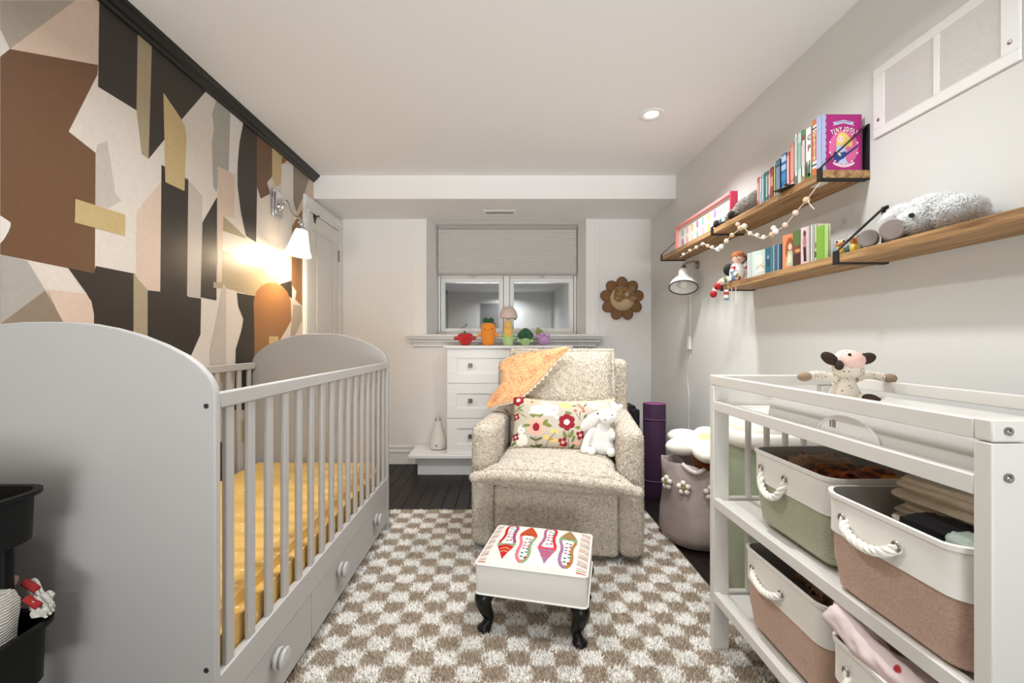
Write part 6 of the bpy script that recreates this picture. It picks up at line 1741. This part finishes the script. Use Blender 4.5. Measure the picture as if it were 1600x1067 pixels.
limb('leg', [(dx+0.006,dy-0.020,dz0+0.018),(dx-0.030,dy-0.030,dz0+0.020),(dx-0.075,dy-0.016,dz0+0.012),(dx-0.096,dy-0.010,dz0-0.010)], 0.0125)
limb('leg', [(dx-0.010,dy+0.020,dz0+0.018),(dx-0.045,dy+0.022,dz0+0.018),(dx-0.078,dy+0.030,dz0-0.006),(dx-0.094,dy+0.034,dz0-0.036)], 0.0125)
m_shoe = M('red_felt_shoe', (166,28,36), 0.85)
for c in ((dx-0.102,dy-0.014,dz0-0.018),(dx-0.100,dy+0.034,dz0-0.050)):
    mb = MB(); mb.sph(c,(0.016,0.020,0.018)); part('shoe', mb, m_shoe, doll)
mb = MB(); pts = catmull([(XS-0.012,dy-0.012,dz0-0.034),(XS-0.012,dy-0.012,dz0-0.085)],8); mb.tube(pts, 0.011, 10)
for i_, f2 in enumerate(mb.bm.faces): f2.material_index = (i_//10)//2 % len(sc_cols)
part('dangling_scarf', mb, sc_cols, doll)
mb = MB(); mb.tube([(XS-0.006,dy-0.09,LZ-0.003),(XS-0.006,dy-0.092,LZ-0.085)],0.0012,5); mb.tube([(XS-0.006,dy-0.050,LZ-0.003),(XS-0.006,dy-0.050,LZ-0.055)],0.0012,5)
for v in mb.bm.verts: pass
solo('loose_string', mb, m_cream, 'fine pale strings hanging from the far end of the lower shelf', 'string')

# ------------------------------------------------------------------ two toy birds
m_by = M('yellow_toy_plastic', (240,206,96), 0.35); m_bw = M('white_toy_plastic',(244,242,236),0.3); m_bo = M('orange_toy_plastic',(240,150,110),0.35); m_bb = M('blue_toy_plastic',(90,170,206),0.35); m_bt = M('teal_toy_plastic',(60,150,160),0.35); m_bpink = M('coral_toy_plastic',(226,120,100),0.35)
for (bx2, by2, lab, extra) in ((1.148,1.522,'small yellow toy bird with a blue base, left of the black shelf bracket',m_bb),(1.180,1.500,'small yellow toy bird with orange feet, right of the black shelf bracket',m_bt)):
    sca = 1.0 if extra is m_bb else 1.18
    t = thing('toy_bird', lab, 'toy', (bx2, by2, LT+0.0005), math.radians(-38)); k = dict(world=False)
    mb = MB(); mb.sph((0,0,0.022*sca),(0.014*sca,0.015*sca,0.016*sca)); part('body', mb, m_by, t, **k)
    mb = MB(); mb.sph((0,-0.002,0.045*sca),(0.013*sca,0.013*sca,0.012*sca)); part('head', mb, m_by, t, **k)
    for s_ in (-1,1):
        mb = MB(); mb.sph((s_*0.008*sca,-0.008*sca,0.050*sca),0.0075*sca,14,8); e_ = part('eye', mb, m_bw, t, **k)
        mb = MB(); mb.sph((s_*0.009*sca,-0.0142*sca,0.051*sca),0.0036*sca,10,6); part('pupil', mb, m_eye, e_, **k)
        mb = MB(); mb.sph((s_*0.015*sca,0.002,0.022*sca),(0.005*sca,0.010*sca,0.010*sca)); part('wing', mb, extra, t, **k)
        mb = MB(); mb.sph((s_*0.008*sca,-0.006*sca,0.005*sca),(0.009*sca,0.013*sca,0.0048*sca)); part('foot', mb, m_bb if extra is m_bb else m_bpink, t, **k)
    mb = MB(); mb.lathe((0,-0.012*sca,0.042*sca), [(0.008*sca,0),(0.006*sca,0.007*sca),(0.0,0.014*sca)], 12, Matrix.Rotation(PI/2,3,'X')); part('beak', mb, m_bo, t, **k)

# ------------------------------------------------------------------ white fluffy plush on the lower shelf
m_wfur = M('white_long_fur', (255,254,252), 0.95, spec=0.15, sheen=0.3)
m_wfur.node_tree.nodes['Principled BSDF'].inputs['Subsurface Weight'].default_value = 0.7; m_wfur.node_tree.nodes['Principled BSDF'].inputs['Subsurface Radius'].default_value = (0.03, 0.03, 0.03); m_wfur.node_tree.nodes['Principled BSDF'].inputs['Subsurface Scale'].default_value = 1.0
m_gsole = M('grey_felt_sole', (132,122,116), 0.95, bump=(200,0.3,0.001))
bu = thing('fluffy_plush_animal', 'big white fluffy plush animal with grey soles lying on the lower shelf', 'plush toy', (1.175, 1.19, LT+0.001))
def fl_shapes(mb):
    mb.sph((1.190,1.325,LT+0.062),(0.050,0.060,0.052)); mb.sph((1.190,1.245,LT+0.063),(0.052,0.085,0.052)); mb.sph((1.192,1.175,LT+0.050),(0.048,0.060,0.040)); mb.sph((1.165,1.25,LT+0.046),(0.044,0.055,0.038))
mb = MB(); fl_shapes(mb); part('body', mb, m_wfur, bu, remesh=0.007, smooth_it=4)
src = MB(); fl_shapes(src)
V, Fc, _ = spikes(tri_soup(src), 26000, 0.011, 0.0014, 0.40, 6, droop=0.15)
ok = (V.reshape(-1,4,3)[:,:,2].min(1) > LT+0.001) & (V.reshape(-1,4,3)[:,:,0].max(1) < XR-0.001); idx = np.where(ok)[0]
V2 = V.reshape(-1,4,3)[idx].reshape(-1,3); o_ = np.arange(len(idx))*4; F2 = np.concatenate([np.stack([o_,o_+1,o_+3],1),np.stack([o_+1,o_+2,o_+3],1),np.stack([o_+2,o_,o_+3],1)])
np_part('fluffy_fur', V2, F2, m_wfur, bu, kind='stuff')
for y, x, z, r in ((1.362,1.112,0.027,0.0270),(1.272,1.108,0.031,0.030)):
    mb = MB(); ax2 = Matrix.Rotation(math.radians(-52),3,'Z') @ Matrix.Rotation(PI/2,3,'X')
    mb.lathe((x,y,LT+z), [(0,0.008),(r*0.85,0.007),(r,0.002),(r*0.95,-0.006),(r*0.75,-0.035),(0.0,-0.05)], 26, ax2); part('foot', mb, m_gsole, bu)
mb = MB(); mb.sph((1.116,1.222,LT+0.058),0.0068,12,8); part('eye', mb, m_eye, bu)

# ------------------------------------------------------------------ clip spot lamp on the right wall
lx, ly, lz = 1.155, 2.86, 1.385
wl_ = thing('wall_spot_lamp', 'white bell-shaped spot lamp with black rim on the wall below the upper shelf', 'wall lamp', (XR-0.002, 2.90, 1.53))
axl = Matrix.Rotation(math.radians(-23), 3, 'X') @ Matrix.Rotation(math.radians(10), 3, 'Y')
c = Vector((lx, ly, lz))
mb = MB(); mb.lathe(c, [(0.086,0.0),(0.083,0.018),(0.074,0.040),(0.056,0.060),(0.040,0.072),(0.033,0.085),(0.031,0.120),(0.027,0.132),(0.012,0.137),(0,0.137)], 36, axl)
mb.lathe(c, [(0.084,0.001),(0.080,0.018),(0.071,0.039),(0.053,0.058),(0.030,0.072),(0,0.076)], 36, axl); sh_ = part('shade', mb, M('white_enamel',(240,239,236),0.3), wl_, ang=70)
mb = MB(); mb.tube([c + axl @ Vector((0.0855*math.cos(2*PI*k/40), 0.0855*math.sin(2*PI*k/40), -0.001)) for k in range(40)], 0.0036, 8, closed=True); part('black_rim', mb, m_bracket, sh_)
mb = MB(); mb.sph(c + axl @ Vector((0,0,0.028)), 0.032, 18, 12); part('bulb', mb, M('unlit_bulb',(240,238,232),0.25), wl_)
j = c + axl @ Vector((0,0,0.137))
mb = MB(); mb.cyl(j-axl@Vector((0,0,0.004)), j+axl@Vector((0,0,0.026)), 0.016, 0.012, 16); mb.tube(catmull([j+axl@Vector((0,0,0.02)), j+Vector((0.015,0.01,0.035)), (XR-0.03,2.89,1.555), (XR-0.006,2.90,1.54)], 6), 0.006, 8); part('arm', mb, m_steel, wl_)
mb = MB(); mb.lathe((XR-0.002,2.90,1.535), [(0.026,0),(0.026,-0.008),(0.02,-0.012),(0,-0.012)], 20, Matrix.Rotation(PI/2,3,'Y')); part('wall_plate', mb, m_steel, wl_)
cd = [P(1081,462,2.995), P(1080.5,500,3.0), P(1080,527,3.0)]
mb = MB(); mb.tube(catmull([(XR-0.008,2.96,1.50), (XR-0.006,2.985,1.42), (XR-0.006,3.0,1.25), (XR-0.006,3.002,1.075)],8),0.0026,6); mb.tube(catmull([(XR-0.006,3.002,0.985),(XR-0.006,3.01,0.90),(XR-0.006,3.045,0.78),(XR-0.006,3.02,0.66),(XR-0.006,3.03,0.52),(XR-0.006,3.02,0.34)],8),0.0026,6); part('cord', mb, m_trim, wl_)
mb = MB(); mb.box(XR-0.022,2.985,0.985,XR-0.002,3.02,1.075); part('cord_switch', mb, m_trim, wl_, bevel=0.005)

# ------------------------------------------------------------------ crocheted plush calf on the changing table
kx, ky, kz = 0.975, 1.275, 0.868
calf = thing('plush_calf', 'speckled crocheted calf with dark ears sitting at the far end of the changing table', 'plush toy', (kx, ky, 0.829))
m_spk = spot_mat('speckled_crochet', (232,222,206), (96,74,60), 95, 0.16, 0.95, bump=(260,0.7,0.003)); m_ear = M('dark_brown_crochet',(58,40,34),0.95,bump=(220,0.6,0.002)); m_pk = M('pink_crochet',(238,200,188),0.95,bump=(260,0.7,0.003)); m_tan = M('tan_crochet',(160,136,112),0.95,bump=(260,0.7,0.003))
mb = MB(); mb.sph((kx,ky,0.880),(0.042,0.036,0.050)); mb.sph((kx,ky,0.925),(0.028,0.026,0.030)); part('body', mb, m_spk, calf, remesh=0.006, smooth_it=3)
hc = Vector((kx-0.002,ky-0.016,0.978))
mb = MB(); mb.sph(hc+Vector((0,0.006,-0.010)),(0.043,0.038,0.034)); mb.sph(hc+Vector((0,0.004,0.012)),(0.036,0.032,0.028)); part('head', mb, m_spk, calf, remesh=0.005, smooth_it=3)
mb = MB(); mb.sph(hc+Vector((-0.002,-0.016,0.010)),(0.033,0.026,0.026)); part('forehead_patch', mb, m_pk, calf)
for s_ in (-1,1):
    mb = MB(); mb.sph(hc+Vector((s_*0.052,0.002,0.014)),(0.027,0.010,0.016),16,10,Matrix.Rotation(math.radians(-s_*14 + (16 if s_ < 0 else 0)*1),3,'Y')); part('ear', mb, m_ear, calf)
    mb = MB(); mb.sph(hc+Vector((s_*0.019-0.002,-0.031,0.026)),0.0042,10,6); part('eye', mb, m_eye, calf)
mb = MB(); mb.sph(hc+Vector((-0.036,-0.012,-0.004)),(0.009,0.014,0.014)); part('eye_patch', mb, m_ear, calf)
for s_ in (-1,1):
    mb = MB(); pts = [(kx+s_*0.026,ky-0.002,0.934),(kx+s_*0.065,ky+0.004,0.945),(kx+s_*0.105,ky-0.004,0.942 if s_ < 0 else 0.938)]
    mb.tube(catmull(pts,6),0.012,10); ar = part('arm', mb, m_spk, calf)
    mb = MB(); mb.sph((kx+s_*0.121,ky-0.008,0.940 if s_ < 0 else 0.936),(0.019,0.013,0.013)); part('hoof', mb, m_tan, ar)
mb = MB(); mb.sph((kx+0.032,ky-0.055,0.878),(0.026,0.022,0.017),16,10,Matrix.Rotation(0.5,3,'Y')); part('hoof', mb, m_ear, calf)
mb = MB(); mb.tube(catmull([(kx+0.022,ky-0.02,0.878),(kx+0.028,ky-0.045,0.880)],4),0.016,10); part('leg', mb, m_spk, calf)
mb = MB(); mb.tube(catmull([(kx-0.026,ky-0.015,0.872),(kx-0.034,ky-0.05,0.874)],4),0.017,10); part('leg', mb, m_spk, calf)
